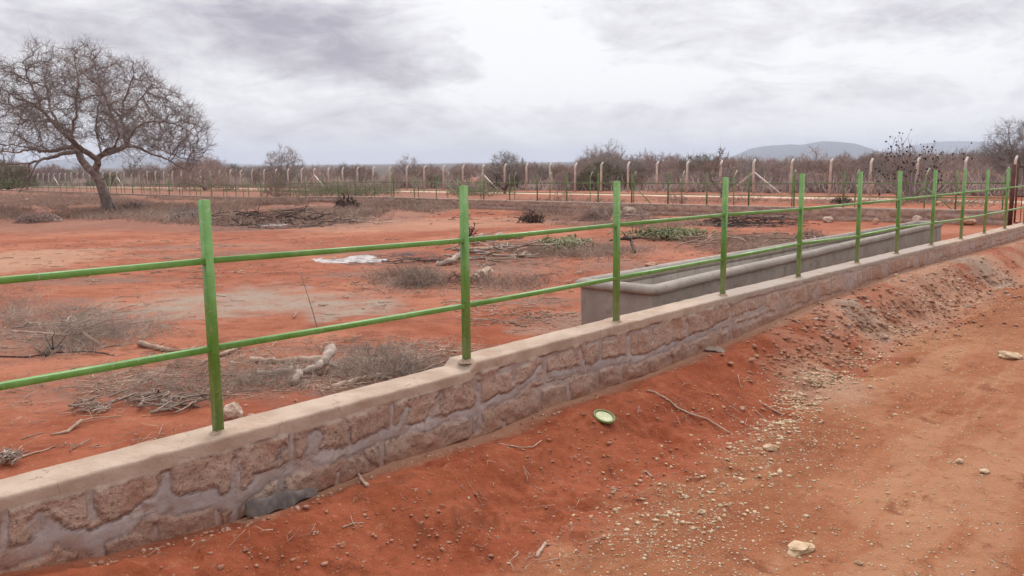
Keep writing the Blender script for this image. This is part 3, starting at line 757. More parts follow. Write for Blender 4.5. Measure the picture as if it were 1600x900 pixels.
# rail heights read where the bars meet the posts
hi = [onwall(p[0], p[1], -.0) for p in [(5, 436), (300, 410), (340, 406), (722, 377), (734, 372.5), (958, 352.5), (970, 350.5), (1127, 336), (1250, 327), (1345, 318), (1405, 312)]]
lo = [onwall(p[0], p[1], -.0) for p in [(5, 601), (318, 547), (346, 542), (718, 479), (738, 476), (956, 436), (971, 433), (1126, 405), (1246, 381.5), (1340, 369), (1403, 356)]]
print('rails', [np.round(a, 3) for a in hi], [np.round(a, 3) for a in lo])
zh = lambda t: np.interp(t, [a[0] for a in hi] + [13.2, 16.2, 23], [a[1] for a in hi] + [.985, .965, .95])
zl = lambda t: np.interp(t, [a[0] for a in lo] + [13.2, 16.2, 23], [a[1] for a in lo] + [.56, .54, .52])
for f in (zh, zl):
    for i in range(len(posts) - 1):
        ta, tb = posts[i][0] + .0225, posts[i + 1][0] - .0225
        mb = MB(); za, zb_ = f(posts[i][0]), f(posts[i + 1][0])
        a = np.array([*xy(ta, .0), za]); b = np.array([*xy(tb, .0), zb_]); 
        mid = (a + b) / 2; mid[2] -= .003
        tube_box(mb, a, b, n3, z3, .0175, .0135, .0012)
        child(mb, 'rail', M_paint, near_rail)

# ------------------------------------------------------------------ far green railing
far_rail = empty('railing', (*fxy(0, 0), float(ftop(0))), 'distant green steel railing on the stone wall across the far side of the yard', 'railing')
def x_on(line0, k, px):
    u = (px - 800) / FPX / math.cos(PITCH); X = u * line0 / (1 + k * u); return X
tX = lambda X: (FWo[0] - X) / -FWd[0]
t1 = tX(x_on(FW_Y0, FW_K, 1236)); s_ = 1.6; t0 = t1 - math.floor(t1 / s_) * s_
for i in range(80):
    tt = t0 + i * s_
    if tt > 128: break
    x_, y_ = fxy(tt, 0); zb_ = float(ftop(tt)); rl = np.random.default_rng(900 + i)
    mb = MB(); tube_box(mb, (x_, y_, zb_ - .03), (x_ + (rl.random() - .5) * .02, y_, zb_ + 1.08 + .03 * rl.random()), np.array([FWd[0], FWd[1], 0]), np.array([FWn[0], FWn[1], 0]), .021 if tt < 22 else .016, .021 if tt < 22 else .016)
    child(mb, 'post', M_paintf, far_rail)
for hh in (.72, .33):
    mb = MB(); tt = np.arange(0, 129, 4.0)
    P = np.array([[*fxy(a, .0), float(ftop(a)) + hh] for a in tt])
    for a, b in zip(P[:-1], P[1:]): tube_box(mb, a, b, np.array([FWn[0], FWn[1], 0]), z3, .017, .013)
    child(mb, 'rail', M_paintf, far_rail)

# slim green posts with angled tips and struts behind the far wall
AP0 = 38.8
ang_f = empty('mesh_fence', (0, AP0, -.45), 'row of slim green posts with angled pale tips behind the far wall', 'fence')
ap_px = [1558, 1437, 1330, 1232.8, 1143, 1063, 989, 922, 860, 805.7, 754, 703]
Xs = [x_on(AP0, 1.0, p) for p in ap_px]
Xs += list(Xs[-1] - 1.58 * np.arange(1, 22))
for i, X in enumerate(Xs):
    Y = AP0 - X; g = float(np.interp(Y, zin_y, zin_z)); p = np.array([X, Y, g]); hz_ = 1.33
    q = p + (0, 0, hz_); dirr = np.array([.7, -.7, 0]); tip = q + np.array([.085, -.05, .23])
    mb = MB(); mb.segs([p - (0, 0, .1)], [q], .019, .019, 6, True); child(mb, 'post', M_paintf, ang_f)
    mb = MB(); mb.segs([q], [tip], .019, .019, 6, True)
    M_tip = M_tip if i else wood_mat('pale_tip_paint', (.50, .58, .40), (.62, .68, .52), 4, .6, 0)
    child(mb, 'post_tip', M_tip, ang_f)
    if i in (1, 6, 11):
        for s in ((1, -1) if i == 1 else (1,)):
            mb = MB(); mb.segs([p + (0, 0, 1.0)], [p + s * dirr * 1.1 + (0, 0, .1)], .018, .018, 6, True); child(mb, 'strut', M_paintf, ang_f)

# ------------------------------------------------------------------ concrete post fence
cf = empty('post_fence', (0, CF_Y0, -.5), 'long line of bent concrete posts with wire beyond the pale track', 'fence')
X0 = x_on(CF_Y0, CF_K, 1230); dX = 2.30 / math.hypot(1, CF_K)
cd = np.array([1, -CF_K, 0]) / math.hypot(1, CF_K); cn = np.array([cd[1], -cd[0], 0])
if cn[1] < 0: cn = -cn
tops = []
for i in range(-8, 64):
    X = X0 - i * dX; Y = CF_Y0 - CF_K * X; g = float(np.interp(Y, zin_y, zin_z)); rl = np.random.default_rng(300 + i + 8)
    if Y < 26: continue
    p = np.array([X, Y, g]) + cd * (rl.random() - .5) * .1
    tilt = cd * (rl.random() - .5) * .10
    hh = 1.80 + .06 * (rl.random() - .5) - .12*sstep(60,100,Y)
    a = p - (0, 0, .3); b = p + (0, 0, hh - .0) + tilt
    if hh < 0: continue
    arm = b + np.array([.13, .10, .21]) + tilt * .2
    mb = MB()
    # post, bend and arm as one continuous four-sided casting
    w0 = .050
    ringc = [(a, w0 * 1.05), (b - (0, 0, .04), w0), (b + (.02, .015, .03), w0), (arm, w0 * .85)]
    V = []
    for k, (c, ww) in enumerate(ringc):
        upv = z3 if k < 2 else np.array([.2, .17, .55]); upv = upv / np.linalg.norm(upv)
        s1 = cd * ww; s2 = np.cross(upv, cd); s2 = s2 / np.linalg.norm(s2) * ww
        V += [c - s1 - s2, c + s1 - s2, c + s1 + s2, c - s1 + s2]
    q = [[4 * k + j, 4 * k + (j + 1) % 4, 4 * k + 4 + (j + 1) % 4, 4 * k + 4 + j] for k in range(3) for j in range(4)] + [[12, 13, 14, 15], [3, 2, 1, 0]]
    mb.add(V, q); child(mb, 'concrete_post', M_conc, cf)
    tops.append((p, b, arm))
    if (i - 1) % 10 == 0:
        for s in (1, -1):
            mb = MB(); e_ = p + cd * s * 1.7 + (0, 0, .05)
            tube_box(mb, p + (0, 0, 1.25) + cd * s * .05, e_, cn, np.array([0, 0, 1.]), .045, .045, .005)
            child(mb, 'brace', M_conc, cf)
for hh in (.25, .7, 1.15, 1.6):
    mb = MB(); P = np.array([t_[0] + (t_[1] - t_[0]) * hh / 1.8 - cn * .06 for t_ in tops])
    mb.segs(P[:-1], P[1:], .0035, .0035, 3); child(mb, 'wire', M_wire, cf)
mb = MB(); P = np.array([t_[2] for t_ in tops]); mb.segs(P[:-1], P[1:], .0035, .0035, 3); child(mb, 'wire', M_wire, cf)

# ------------------------------------------------------------------ gate in the far corner
def build_gate():
    a = np.array([*fxy(-.05, 0.05), fground(0)]); b = np.array([*xy(23.95, -.05), -.33]); dd = b - a; L = np.linalg.norm(dd[:2]); u = np.array([dd[0], dd[1], 0]) / L; v = np.array([-u[1], u[0], 0])
    gt = empty('gate', a, 'dark rusty steel gate with upright bars in the far right corner of the yard', 'gate')
    for s in (0.0, L):
        mb = MB(); p = a + u * s; p[2] = -.45; tube_box(mb, p, np.array([p[0], p[1], 1.34]), u, v, .045, .045); child(mb, 'gate_post', M_rust, gt)
    mb = MB(); x0, x1 = .10, L - .10; zl_, zh_ = -.2, 1.28
    for s in (x0, x1): tube_box(mb, a + u * s + (0, 0, zl_ - a[2]), a + u * s + (0, 0, zh_ - a[2]), u, v, .02, .02)
    for z_ in (zl_, .5, zh_): tube_box(mb, a + u * (x0 + .021) + (0, 0, z_ - a[2]), a + u * (x1 - .021) + (0, 0, z_ - a[2]), v, z3, .019, .019)
    child(mb, 'gate_frame', M_rust, gt)
    for k in range(1, 9):
        mb = MB(); s = x0 + (x1 - x0) * k / 9; tube_box(mb, a + u * s + (0, 0, zl_ + .02 - a[2]), a + u * s + (0, 0, zh_ - .02 - a[2]), u, v, .008, .008, .002); child(mb, 'bar', M_rust, gt)
build_gate()

# ------------------------------------------------------------------ water trough
def build_trough():
    m, n, b = new_mat('trough_concrete', .88, .2)
    g = n.new('ShaderNodeNewGeometry').outputs['Position']
    f = n.noise(g, 3, 5, .65); st = n.noise(n.scale(g, (9, 9, 1.4)), 1.6, 4, .6); f2 = n.noise(g, 40, 4, .7)
    c = n.mix(n.rng(f, .3, .7), (.29, .25, .215), (.39, .34, .30))
    c = n.mix(n.rng(st, .50, .72, 0, .28), c, (.40, .355, .32))
    c = n.mix(n.rng(n.noise(g, 7, 5, .7), .52, .66, 0, .5), c, (.19, .155, .13))
    c = n.mix(n.rng(f2, .62, .72, 0, .5), c, (.14, .11, .09))
    geo = n.new('ShaderNodeNewGeometry'); sp = n.new('ShaderNodeSeparateXYZ'); n.l.new(g, sp.inputs[0])
    c = n.mix(n.rng(sp.outputs[2], -.08, .1, .5, 0), c, (.38, .22, .15))
    n.put(b.inputs['Base Color'], c); bump(n, b, n.math('ADD', f2, n.math('MULTIPLY', st, .5)), .5, .008)
    ta, tb, na_, nb = 4.58, 14.35, -.40, -1.34
    root = empty('water_trough', (*xy(ta, na_), -.05), 'long grey concrete water trough standing just behind the near wall', 'trough')
    nl = 70
    def loop(inset, z, rc=.05):
        x0, x1, y0, y1 = ta + inset, tb - inset, nb + inset, na_ - inset
        rc = max(.012, rc); pts = []
        for (cx, cy, a0) in ((x1 - rc, y1 - rc, 0), (x0 + rc, y1 - rc, 90), (x0 + rc, y0 + rc, 180), (x1 - rc, y0 + rc, 270)):
            cs_ = [(cx + rc * math.cos(R(a0 + k * 18)), cy + rc * math.sin(R(a0 + k * 18))) for k in range(6)]
            if pts:
                p, q = pts[-1], cs_[0]; nn = nl if abs(p[0] - q[0]) > 1 else 10
                pts += [(p[0] + (q[0] - p[0]) * k / nn, p[1] + (q[1] - p[1]) * k / nn) for k in range(1, nn)]
            pts += cs_
        p, q = pts[-1], pts[0]; pts += [(p[0] + (q[0] - p[0]) * k / 10, p[1] + (q[1] - p[1]) * k / 10) for k in range(1, 10)]
        out = []
        for (t_, n_) in pts:
            dz = .012 * (t_ - ta) / (tb - ta)
            f_ = (t_ - ta) / (tb - ta); side_ = (n_ - nb) / (na_ - nb)
            n_ = n_ + f_ * (-.16 * side_ + .34 * (1 - side_))
            w_ = (float(fbm(t_ * 1.3, n_ * 1.3 + z * 3, 95, 3)) - .5) * .016
            x_, y_ = xy(t_ + w_, n_ + w_); out.append((x_, y_, z + dz + (float(fbm(t_ * 1.1, n_, 96, 3)) - .5) * .016))
        return out
    def skin(levels, nm, close):
        Ls = [loop(i_, z_, r_) for (i_, z_, r_) in levels]; k = len(Ls[0])
        V = np.array(sum(Ls, [])); q = [[a * k + j, a * k + (j + 1) % k, (a + 1) * k + (j + 1) % k, (a + 1) * k + j] for a in range(len(Ls) - 1) for j in range(k)]
        if close == 'ring': q += [[(len(Ls) - 1) * k + j, (len(Ls) - 1) * k + (j + 1) % k, (j + 1) % k, j] for j in range(k)]
        mb = MB(); mb.add(V, q)
        if close == 'floor': mb.f.setdefault(k, []).append(np.array([list(range((len(Ls) - 1) * k, len(Ls) * k))]))
        o = child(mb, nm, m, root, True)
        bm = bmesh.new(); bm.from_mesh(o.data); bmesh.ops.recalc_face_normals(bm, faces=bm.faces[:]); bm.to_mesh(o.data); bm.free()
        return o
    skin([(.055, -.40, .03), (.052, .0, .03), (.05, .15, .03), (.05, .325, .03), (.06, .350, .03), (.13, .350, .02), (.16, .25, .02), (.19, .10, .02), (.21, .08, .02)], 'basin', 'floor')
    skin([(.050, .338, .03), (.022, .343, .05), (.006, .358, .06), (.003, .380, .06), (.012, .405, .06), (.04, .424, .05), (.08, .430, .05), (.115, .422, .04), (.135, .40, .03), (.141, .36, .02), (.142, .32, .02)], 'rim', 'ring')
build_trough()

# ------------------------------------------------------------------ bare trees and bushes
def colonize(pts, par, att, step, di, dk, iters, jit=.25, bias=(0, 0, .05), seed=1):
    r = np.random.default_rng(seed)
    P = [np.asarray(p, float) for p in pts]; PAR = list(par)
    A = np.asarray(att, float)
    arr = np.array(P); d = np.linalg.norm(A[:, None] - arr[None], axis=2); ni = d.argmin(1); nd = d.min(1)
    bias = np.array(bias); used = {}
    for it in range(iters):
        if len(A) == 0: break
        act = nd < di
        if not act.any(): break
        idx = ni[act]; dirs = A[act] - np.array(P)[idx]; dirs /= np.linalg.norm(dirs, axis=1, keepdims=True) + 1e-9
        u, inv = np.unique(idx, return_inverse=True)
        S = np.zeros((len(u), 3)); np.add.at(S, inv.ravel(), dirs)
        S /= np.linalg.norm(S, axis=1, keepdims=True) + 1e-9
        S = S + r.normal(0, jit, S.shape) + bias; S /= np.linalg.norm(S, axis=1, keepdims=True)
        new = []
        for k, i in enumerate(u):
            if used.get(i, 0) > 3: continue
            used[i] = used.get(i, 0) + 1
            P.append(P[i] + S[k] * step); PAR.append(int(i)); new.append(len(P) - 1)
        if not new: break
        NP = np.array([P[i] for i in new]); dd = np.linalg.norm(A[:, None] - NP[None], axis=2)
        m = dd.min(1); mi = dd.argmin(1); better = m < nd
        nd = np.where(better, m, nd); ni = np.where(better, np.array(new)[mi], ni)
        keep = nd > dk; A = A[keep]; nd = nd[keep]; ni = ni[keep]
    return np.array(P), np.array(PAR)
def radii(P, PAR, leaf, ex=2.3):
    n_ = len(P); acc = np.zeros(n_)
    for i in range(n_ - 1, -1, -1):
        if acc[i] == 0: acc[i] = leaf ** ex
        if PAR[i] >= 0: acc[PAR[i]] += acc[i]
    return acc ** (1 / ex)
def twiglets(mb, P, PAR, rad, thr, count, length, r, seed=1, up=.2):
    rr = np.random.default_rng(seed)
    idx = np.where((rad < thr) & (PAR >= 0))[0]
    if len(idx) == 0: return
    idx = rr.choice(idx, size=count, replace=True)
    d = P[idx] - P[PAR[idx]]; d /= np.linalg.norm(d, axis=1, keepdims=True) + 1e-9
    b = P[PAR[idx]] + (P[idx] - P[PAR[idx]]) * rr.random((count, 1))
    v = d * .6 + rr.normal(0, .6, (count, 3)) + (0, 0, up); v /= np.linalg.norm(v, axis=1, keepdims=True)
    L = length * (.4 + .9 * rr.random((count, 1)))
    m_ = b + v * L * .5; v2 = v + rr.normal(0, .35, v.shape); e_ = m_ + v2 * L * .5
    mb.segs(b, m_, r, r * .8, 3); mb.segs(m_, e_, r * .8, r * .4, 3)
    v3 = v + rr.normal(0, .7, v.shape); mb.segs(m_, m_ + v3 * L * .4, r * .7, r * .35, 3)

def hero_tree():
    base = g1(172, 331); Y0 = base[1]; rr = np.random.default_rng(5)
    limbs = [  # pixel polylines with depth (m, + = away) and radius (m)
        [(173, 338, 0, .30), (171, 328, 0, .26), (165, 309, 0, .225), (156, 282, 0, .20), (147, 269, 0, .20)],                        # trunk
        [(147, 269, 0, .18), (138, 263, .1, .16), (127, 249, .2, .15), (120, 230, .3, .14)],
        [(150, 268, 0, .15), (153, 256, -.1, .14), (152, 248, -.1, .13)],
        [(152, 248, -.1, .12), (140, 241, -.3, .115), (128, 234, -.6, .11), (116, 222, -1.0, .10), (100, 207, -1.5, .085), (84, 192, -2.0, .07), (66, 172, -2.5, .05), (48, 160, -2.9, .04), (28, 154, -3.2, .03)],
        [(152, 248, -.1, .12), (165, 239, 0, .115), (182, 234, .1, .11), (199, 227, .2, .10)],
        [(199, 227, .2, .08), (194, 205, .4, .07), (190, 185, .7, .06), (192, 160, 1.0, .05), (200, 140, 1.2, .04), (210, 118, 1.3, .03)],
        [(199, 227, .2, .075), (204, 212, -.2, .06), (214, 199, -.6, .05), (236, 190, -1.0, .042), (258, 190, -1.3, .034), (280, 196, -1.6, .028), (300, 208, -1.9, .02)],
        [(199, 227, .2, .07), (216, 230, .6, .06), (230, 237, 1.0, .05), (246, 244, 1.4, .045), (262, 250, 1.7, .035), (280, 260, 2.0, .028), (297, 269, 2.1, .02)],
        [(230, 237, 1.0, .035), (246, 232, 1.5, .032), (262, 238, 2.0, .028), (280, 246, 2.4, .02), (296, 248, 2.6, .015)],
        [(120, 230, .3, .12), (104, 230, .8, .10), (88, 235, 1.3, .085), (70, 236, 1.8, .07), (50, 233, 2.2, .05), (26, 238, 2.6, .035), (2, 236, 2.9, .028), (-25, 240, 3.0, .02)],
        [(120, 236, .3, .11), (100, 240, -.4, .085), (80, 246, -1.2, .07), (60, 252, -1.9, .055), (40, 257, -2.4, .04), (14, 256, -2.8, .03), (-14, 258, -3.1, .02)],
        [(60, 252, -1.9, .04), (52, 264, -2.2, .032), (44, 277, -2.4, .025), (36, 290, -2.5, .018), (30, 300, -2.5, .012)],
        [(48, 256, -2.1, .03), (46, 270, -2.0, .024), (47, 282, -2.0, .018), (42, 296, -2.1, .012)],
        [(120, 230, .3, .12), (112, 215, .6, .10), (101, 203, 1.0, .085), (88, 188, 1.5, .065), (78, 165, 1.9, .05), (73, 140, 2.2, .04), (68, 115, 2.4, .03)],
        [(112, 215, .6, .06), (114, 195, 0, .05), (120, 172, -.5, .045), (118, 150, -.8, .038), (124, 128, -1.0, .03), (118, 105, -1.1, .022)],
        [(158, 244, -.1, .07), (168, 232, -.8, .055), (180, 229, -1.3, .048), (186, 214, -1.9, .04), (178, 190, -2.3, .035), (170, 165, -2.6, .03), (160, 140, -2.8, .024)],
        [(152, 240, 0, .05), (156, 222, 1.2, .045), (150, 200, 1.9, .04), (152, 172, 2.4, .034), (160, 145, 2.7, .028), (165, 115, 2.8, .02)],
        [(190, 185, .7, .045), (176, 168, .4, .038), (164, 150, .2, .032), (156, 128, 0, .026), (150, 105, -.2, .02)],
        [(88, 188, 1.5, .05), (70, 190, 2.4, .04), (50, 188, 3.0, .034), (28, 195, 3.4, .026), (4, 192, 3.6, .02), (-20, 198, 3.7, .014)],
        [(66, 172, -2.5, .04), (56, 145, -2.7, .034), (44, 122, -2.8, .026), (36, 98, -2.9, .02)],
        [(48, 160, -2.9, .03), (24, 168, -3.3, .026), (0, 160, -3.5, .022), (-24, 165, -3.6, .016)],
        [(190, 185, .7, .04), (208, 168, 1.6, .034), (224, 150, 2.1, .028), (238, 128, 2.4, .02)],
    ]
    P = []; PAR = []; RAD = []
    for li, L in enumerate(limbs):
        W3 = [np.array(atY(a, b_, Y0 + dz)) for (a, b_, dz, r_) in L]
        if li == 0: start = -1
        else:
            arr = np.array(P); start = int(np.linalg.norm(arr - W3[0], axis=1).argmin())
        prev = start
        for k, (w3, l) in enumerate(zip(W3, L)):
            if li > 0 and k == 0: continue
            a = P[prev] if prev >= 0 else w3; ra = RAD[prev] if prev >= 0 else l[3]
            if li > 0 and k == 1: ra = L[0][3]
            m_ = max(1, int(np.linalg.norm(w3 - a) / .16))
            for q in range(1, m_ + 1):
                f = q / m_; p = a + (w3 - a) * f + (rr.normal(0, .022, 3) if l[3] < .12 else 0)
                P.append(p); PAR.append(prev); RAD.append(ra + (l[3] - ra) * f); prev = len(P) - 1
    nmain = len(P)
    # crown volume: dome in real metres
    c = atY(128, 190, Y0); s = Y0 / FPX
    att = []
    while len(att) < 3900:
        q = rr.uniform(-1, 1, 3); 
        a_, e_, z_ = q
        x = a_ * 190 * s; y = e_ * 4.9; zt = 106 * s
        rho = math.hypot(a_, e_)
        if rho > 1: continue
        top = zt * .97 * (1 - rho ** 4.5) ** .5 * (1 + .10 * math.sin(a_ * 7 + 1) + .10 * math.sin(a_ * 15 + e_ * 6))
        top *= 1 - .90 * float(np.clip((a_ - .42) / .52, 0, 1)) ** 1.1
        bot = -20 * s - 44 * s * rho ** 2 * (1 if a_ < .2 else 1.1)
        z = bot + (top - bot) * (z_ * .5 + .5)
        if rr.random() < .35 and rho < .7 and z < top * .4: continue
        px_ = 128 + a_ * 190
        cut = 0
        if vnoise(x * .9 + 9, z * .9 + y * .5, 44) < .40: continue
        att.append((c[0] + x, Y0 + y, c[2] + z))
    P, PAR = colonize(P, PAR, att, .17, 1.3, .22, 90, .24, (0, 0, .07), 3)
    rad = radii(P, PAR, .0085, 2.25)
    rad = np.minimum(rad, .05); rad[:nmain] = np.maximum(np.array(RAD) * 1.06, .013)
    root = empty('bare_tree', base, 'large spreading leafless tree with leaning trunk on the left of the yard', 'tree')
    idx = np.arange(len(P)); ok = PAR >= 0
    bigl = np.zeros(len(P), bool)
    for q_ in range(len(P)): bigl[q_] = rad[q_] > .022 and (PAR[q_] < 0 or bigl[PAR[q_]])
    big = ok & bigl; small = ok & ~big
    # trunk and limbs
    mb = MB(); i = idx[big]; d_ = (P[i] - P[PAR[i]])
    k8 = rad[i] > .07
    for sel, kk in ((k8, 9), (~k8, 6)):
        j = i[sel]
        ra = np.where(rad[PAR[j]] > rad[j] * 1.6, rad[j] * 1.15, rad[PAR[j]])
        if len(j): mb.segs(P[PAR[j]] - (P[j] - P[PAR[j]]) * .08, P[j], ra, rad[j], kk)
    rt = MB()   # root flare
    for a in np.linspace(0, 2 * math.pi, 7)[:-1]:
        e_ = base + np.array([math.cos(a) * .45, math.sin(a) * .45, -.06]); mb.segs([base + (0, 0, .45)], [e_], .15, .05, 6)
    child(mb, 'trunk', M_bark, root, True)
    mb = MB(); i = idx[small]
    ra = np.minimum(rad[PAR[i]], rad[i] * 1.4)
    mb.segs(P[PAR[i]], P[i], ra, rad[i], 3)
    twiglets(mb, P, PAR, rad, .03, 14000, .46, .0060, 9, .25)
    child(mb, 'crown', M_twig, root)
    print('hero nodes', len(P))
hero_tree()

def bush_mesh(name, width, hgt, n_att, leaf, seed, stems=7, flat=.5, twn=2500, twl=.3, twr=.01, trunk=0, step=None, jit=.3, up=.05):
    rr = np.random.default_rng(seed); P = [np.zeros(3)]; PAR = [-1]
    step = step or hgt / 22
    if trunk:
        nseg = int(trunk / step)
        for k in range(nseg): P.append(P[-1] + np.array([rr.normal(0, .15), rr.normal(0, .15), 1]) * step); PAR.append(len(P) - 2)
        st0 = len(P) - 1
    else: st0 = 0
    for k in range(stems):
        a = k / stems * 2 * math.pi + rr.random(); sp = .35 + .65 * rr.random(); prev = st0
        dv = np.array([math.cos(a) * sp, math.sin(a) * sp, .55 + .4 * rr.random()])
        for q in range(int(6 + 4 * rr.random())):
            dv = dv + rr.normal(0, .16, 3); dn = dv / np.linalg.norm(dv)
            P.append(P[prev] + dn * step); PAR.append(prev); prev = len(P) - 1
    A = []
    while len(A) < n_att:
        q = rr.uniform(-1, 1, 3); rho = math.hypot(q[0], q[1])
        if rho > 1: continue
        top = hgt * (1 - rho ** 2.6 * (1 - flat * .5)) * (1 + .22 * (vnoise(q[0] * 3 + seed, q[1] * 3, 7) - .5))
        bot = (trunk * .8 + hgt * .05) * (1 if trunk else 1 - rho * .8)
        if top <= bot: continue
        A.append((q[0] * width / 2, q[1] * width / 2, bot + (top - bot) * (q[2] * .5 + .5)))
    P, PAR = colonize(P, PAR, A, step, hgt * .33, step * 1.3, 70, jit, (0, 0, up), seed)
    rad = radii(P, PAR, leaf, 2.2)
    mb = MB(); i = np.where(PAR >= 0)[0]; ra = np.where(rad[PAR[i]] > rad[i] * 1.8, rad[i] * 1.1, rad[PAR[i]])
    thick = rad[i] > leaf * 4
    for sel, kk in ((thick, 6), (~thick, 3)):
        if sel.any(): mb.segs(P[PAR[i[sel]]], P[i[sel]], ra[sel], rad[i[sel]], kk)
    twiglets(mb, P, PAR, rad, leaf * 3.5, twn, twl, twr, seed, up * 3)
    V = np.concatenate(mb.v); F = [np.concatenate(x) for x in mb.f.values()]
    return V, F, P, PAR, rad
PH = []
def proto(name, mat, *a, **k):
    V, F, P, PAR, rad = bush_mesh(name, *a, **k); PH.append(float(np.percentile(V[:, 2], 99.3)))
    o = mesh_np(name, V, F, mat); return o
def ground_at(X, Y): return float(height(X, Y, False))
def place(px, Y): # x for a column of the photo at depth Y
    u = (px - 800) / FPX / math.cos(PITCH); return u * Y
G_B = 'bare bushes of the thicket beyond the concrete posts'
protos = [proto('bare_bush', M_thicket, 4.2, 2.7, 900, .011, 101, 8, .5, 2600, .42, .010),
          proto('bare_bush', M_thicket2, 3.6, 3.3, 900, .011, 102, 6, .5, 2400, .45, .010),
          proto('bare_bush', M_thicket, 5.0, 2.3, 900, .011, 103, 9, .7, 2800, .40, .010),
          proto('bare_bush', M_scrub, 4.4, 2.9, 900, .011, 104, 7, .5, 2800, .42, .010),
          proto('bare_bush', M_green, 4.6, 2.5, 900, .011, 105, 9, .5, 3400, .36, .012)]
LB = ['low brown leafless bush in the thicket beyond the concrete post line', 'grey leafless bush in the thicket beyond the concrete post line', 'wide low leafless bush in the thicket beyond the concrete post line',
      'reddish brown bare bush in the thicket beyond the concrete post line', 'olive green scrubby bush in the thicket beyond the concrete post line']
usedp = set(); usedl = set()
def put_bush(k, X, Y, s, rz, label=None, group=None, sink=.08):
    z = ground_at(X, Y) - sink
    if k not in usedp:
        o = protos[k]; usedp.add(k); o.location = (X, Y, z); o.rotation_euler = (0, 0, rz); o.scale = (s, s, s)
    else:
        o = protos[k].copy(); COL.objects.link(o); o.location = (X, Y, z); o.rotation_euler = (0, 0, rz); o.scale = (s, s, s)
        for kk in ('label', 'group', 'category'):
            if kk in o: del o[kk]
    tag(o, label or LB[k], 'bush', group or G_B); return o
ORD = ['first', 'second', 'third', 'fourth', 'fifth', 'sixth', 'seventh', 'eighth', 'ninth', 'tenth', 'eleventh', 'twelfth']
PPX = [320, 725, 964, 1133, 1252, 1346, 1407, 1461, 1508, 1544, 1577]
KD = ['brown leafless bush', 'grey leafless bush', 'wide twiggy bush', 'reddish bare bush', 'olive green bush']
RW = ['front row', 'second row', 'third row', 'fourth row', 'far back']
def where_px(px):
    for i, q in enumerate(PPX):
        if px < q:
            a = PPX[i - 1] if i else 0; f = (px - a) / (q - a)
            if i == 0: z_ = 'beyond left frame edge' if f < 0 else 'far left of photo' if f < .25 else 'behind the large tree' if f < .65 else 'left of first tall green post'
            else:
                z_ = ('just right of' if f < .5 else 'just left of') + ' ' + (ORD[i - 1] if f < .5 else ORD[i]) + ' tall green post'
                if i <= 3 and .25 < f < .75: z_ = z_.replace('just', 'well')
            return z_
    return 'at the right edge'
# skyline the thicket has to reach (photo column -> row)
skx = [-100, 0, 60, 130, 200, 260, 300, 340, 380, 420, 480, 520, 560, 600, 650, 700, 760, 820, 860, 900, 940, 980, 1040, 1090, 1130, 1180, 1230, 1290, 1350, 1400, 1450, 1500, 1550, 1600, 1700]
sky_ = [248, 246, 250, 259, 259, 256, 250, 246, 252, 260, 258, 253, 254, 257, 256, 256, 252, 254, 252, 244, 236, 237, 242, 241, 244, 246, 242, 242, 238, 232, 234, 236, 226, 220, 220]
rb = np.random.default_rng(77)
def base_of(px): return CF_Y0 / (1 + CF_K * (px - 800) / FPX / math.cos(PITCH))
cnt = 0
for row, (dist, nb, sink) in enumerate([(5, 50, .1), (13, 50, .1), (26, 48, .1), (48, 40, .1), (85, 34, .1)]):
    for j in range(nb):
        px = -120 + (j + rb.random()) * 1820 / nb
        Y = base_of(px) * 1.0 + dist * (.8 + .5 * rb.random()) * (base_of(px) / 60) ** .5
        X = place(px, Y)
        opts = [int(q) for q in rb.choice([0, 1, 2, 3, 4], p=[.3, .24, .25, .17, .04], size=5, replace=False)]
        k = next((q for q in opts if (KD[q], row, where_px(px)) not in usedl), None)
        if k is None: continue
        usedl.add((KD[k], row, where_px(px)))
        want = atY(px, np.interp(px, skx, sky_) + rb.random() * 14 - 5 + (8 if row < 1 else 3 if row < 2 else 0), Y)[2] - ground_at(X, Y)
        hk = PH[k]
        s = want / hk * (.92 if row else .62 + .25 * rb.random()); s = float(np.clip(s, .35, 2.6))
        put_bush(k, X, Y, s, rb.random() * 6.28, KD[k] + ', ' + RW[row] + ' of thicket, ' + where_px(px), sink=sink); cnt += 1
print('bushes', cnt)
# undergrowth that closes the thicket near the ground
def undergrowth():
    m_ = 4200; px = rb.uniform(-150, 1750, m_); Y = np.array([base_of(p) for p in px]) + 2 + rb.random(m_) ** 1.3 * 60
    X = (px - 800) / FPX / math.cos(PITCH) * Y; Z = height(X, Y, False)
    b = np.repeat(np.stack([X, Y, Z], 1), 9, 0); q = len(b); h_ = np.repeat(.35 + .75 * rb.random(m_), 9)[:, None]
    b[:, :2] += rb.normal(0, .35, (q, 2)); v = rb.normal(0, .45, (q, 3)); v[:, 2] = .5 + rb.random(q)
    mb = MB(); mb.blades(b, b + v * h_, .035)
    mb.blades(b + v * h_ * .4, b + v * h_ * .4 + rb.normal(0, .45, (q, 3)) * h_, .022)
    o = mb.build('undergrowth', M_thicket); tag(o, 'tangled dry undergrowth filling the thicket beyond the concrete posts', 'undergrowth', None, 'stuff')
undergrowth()

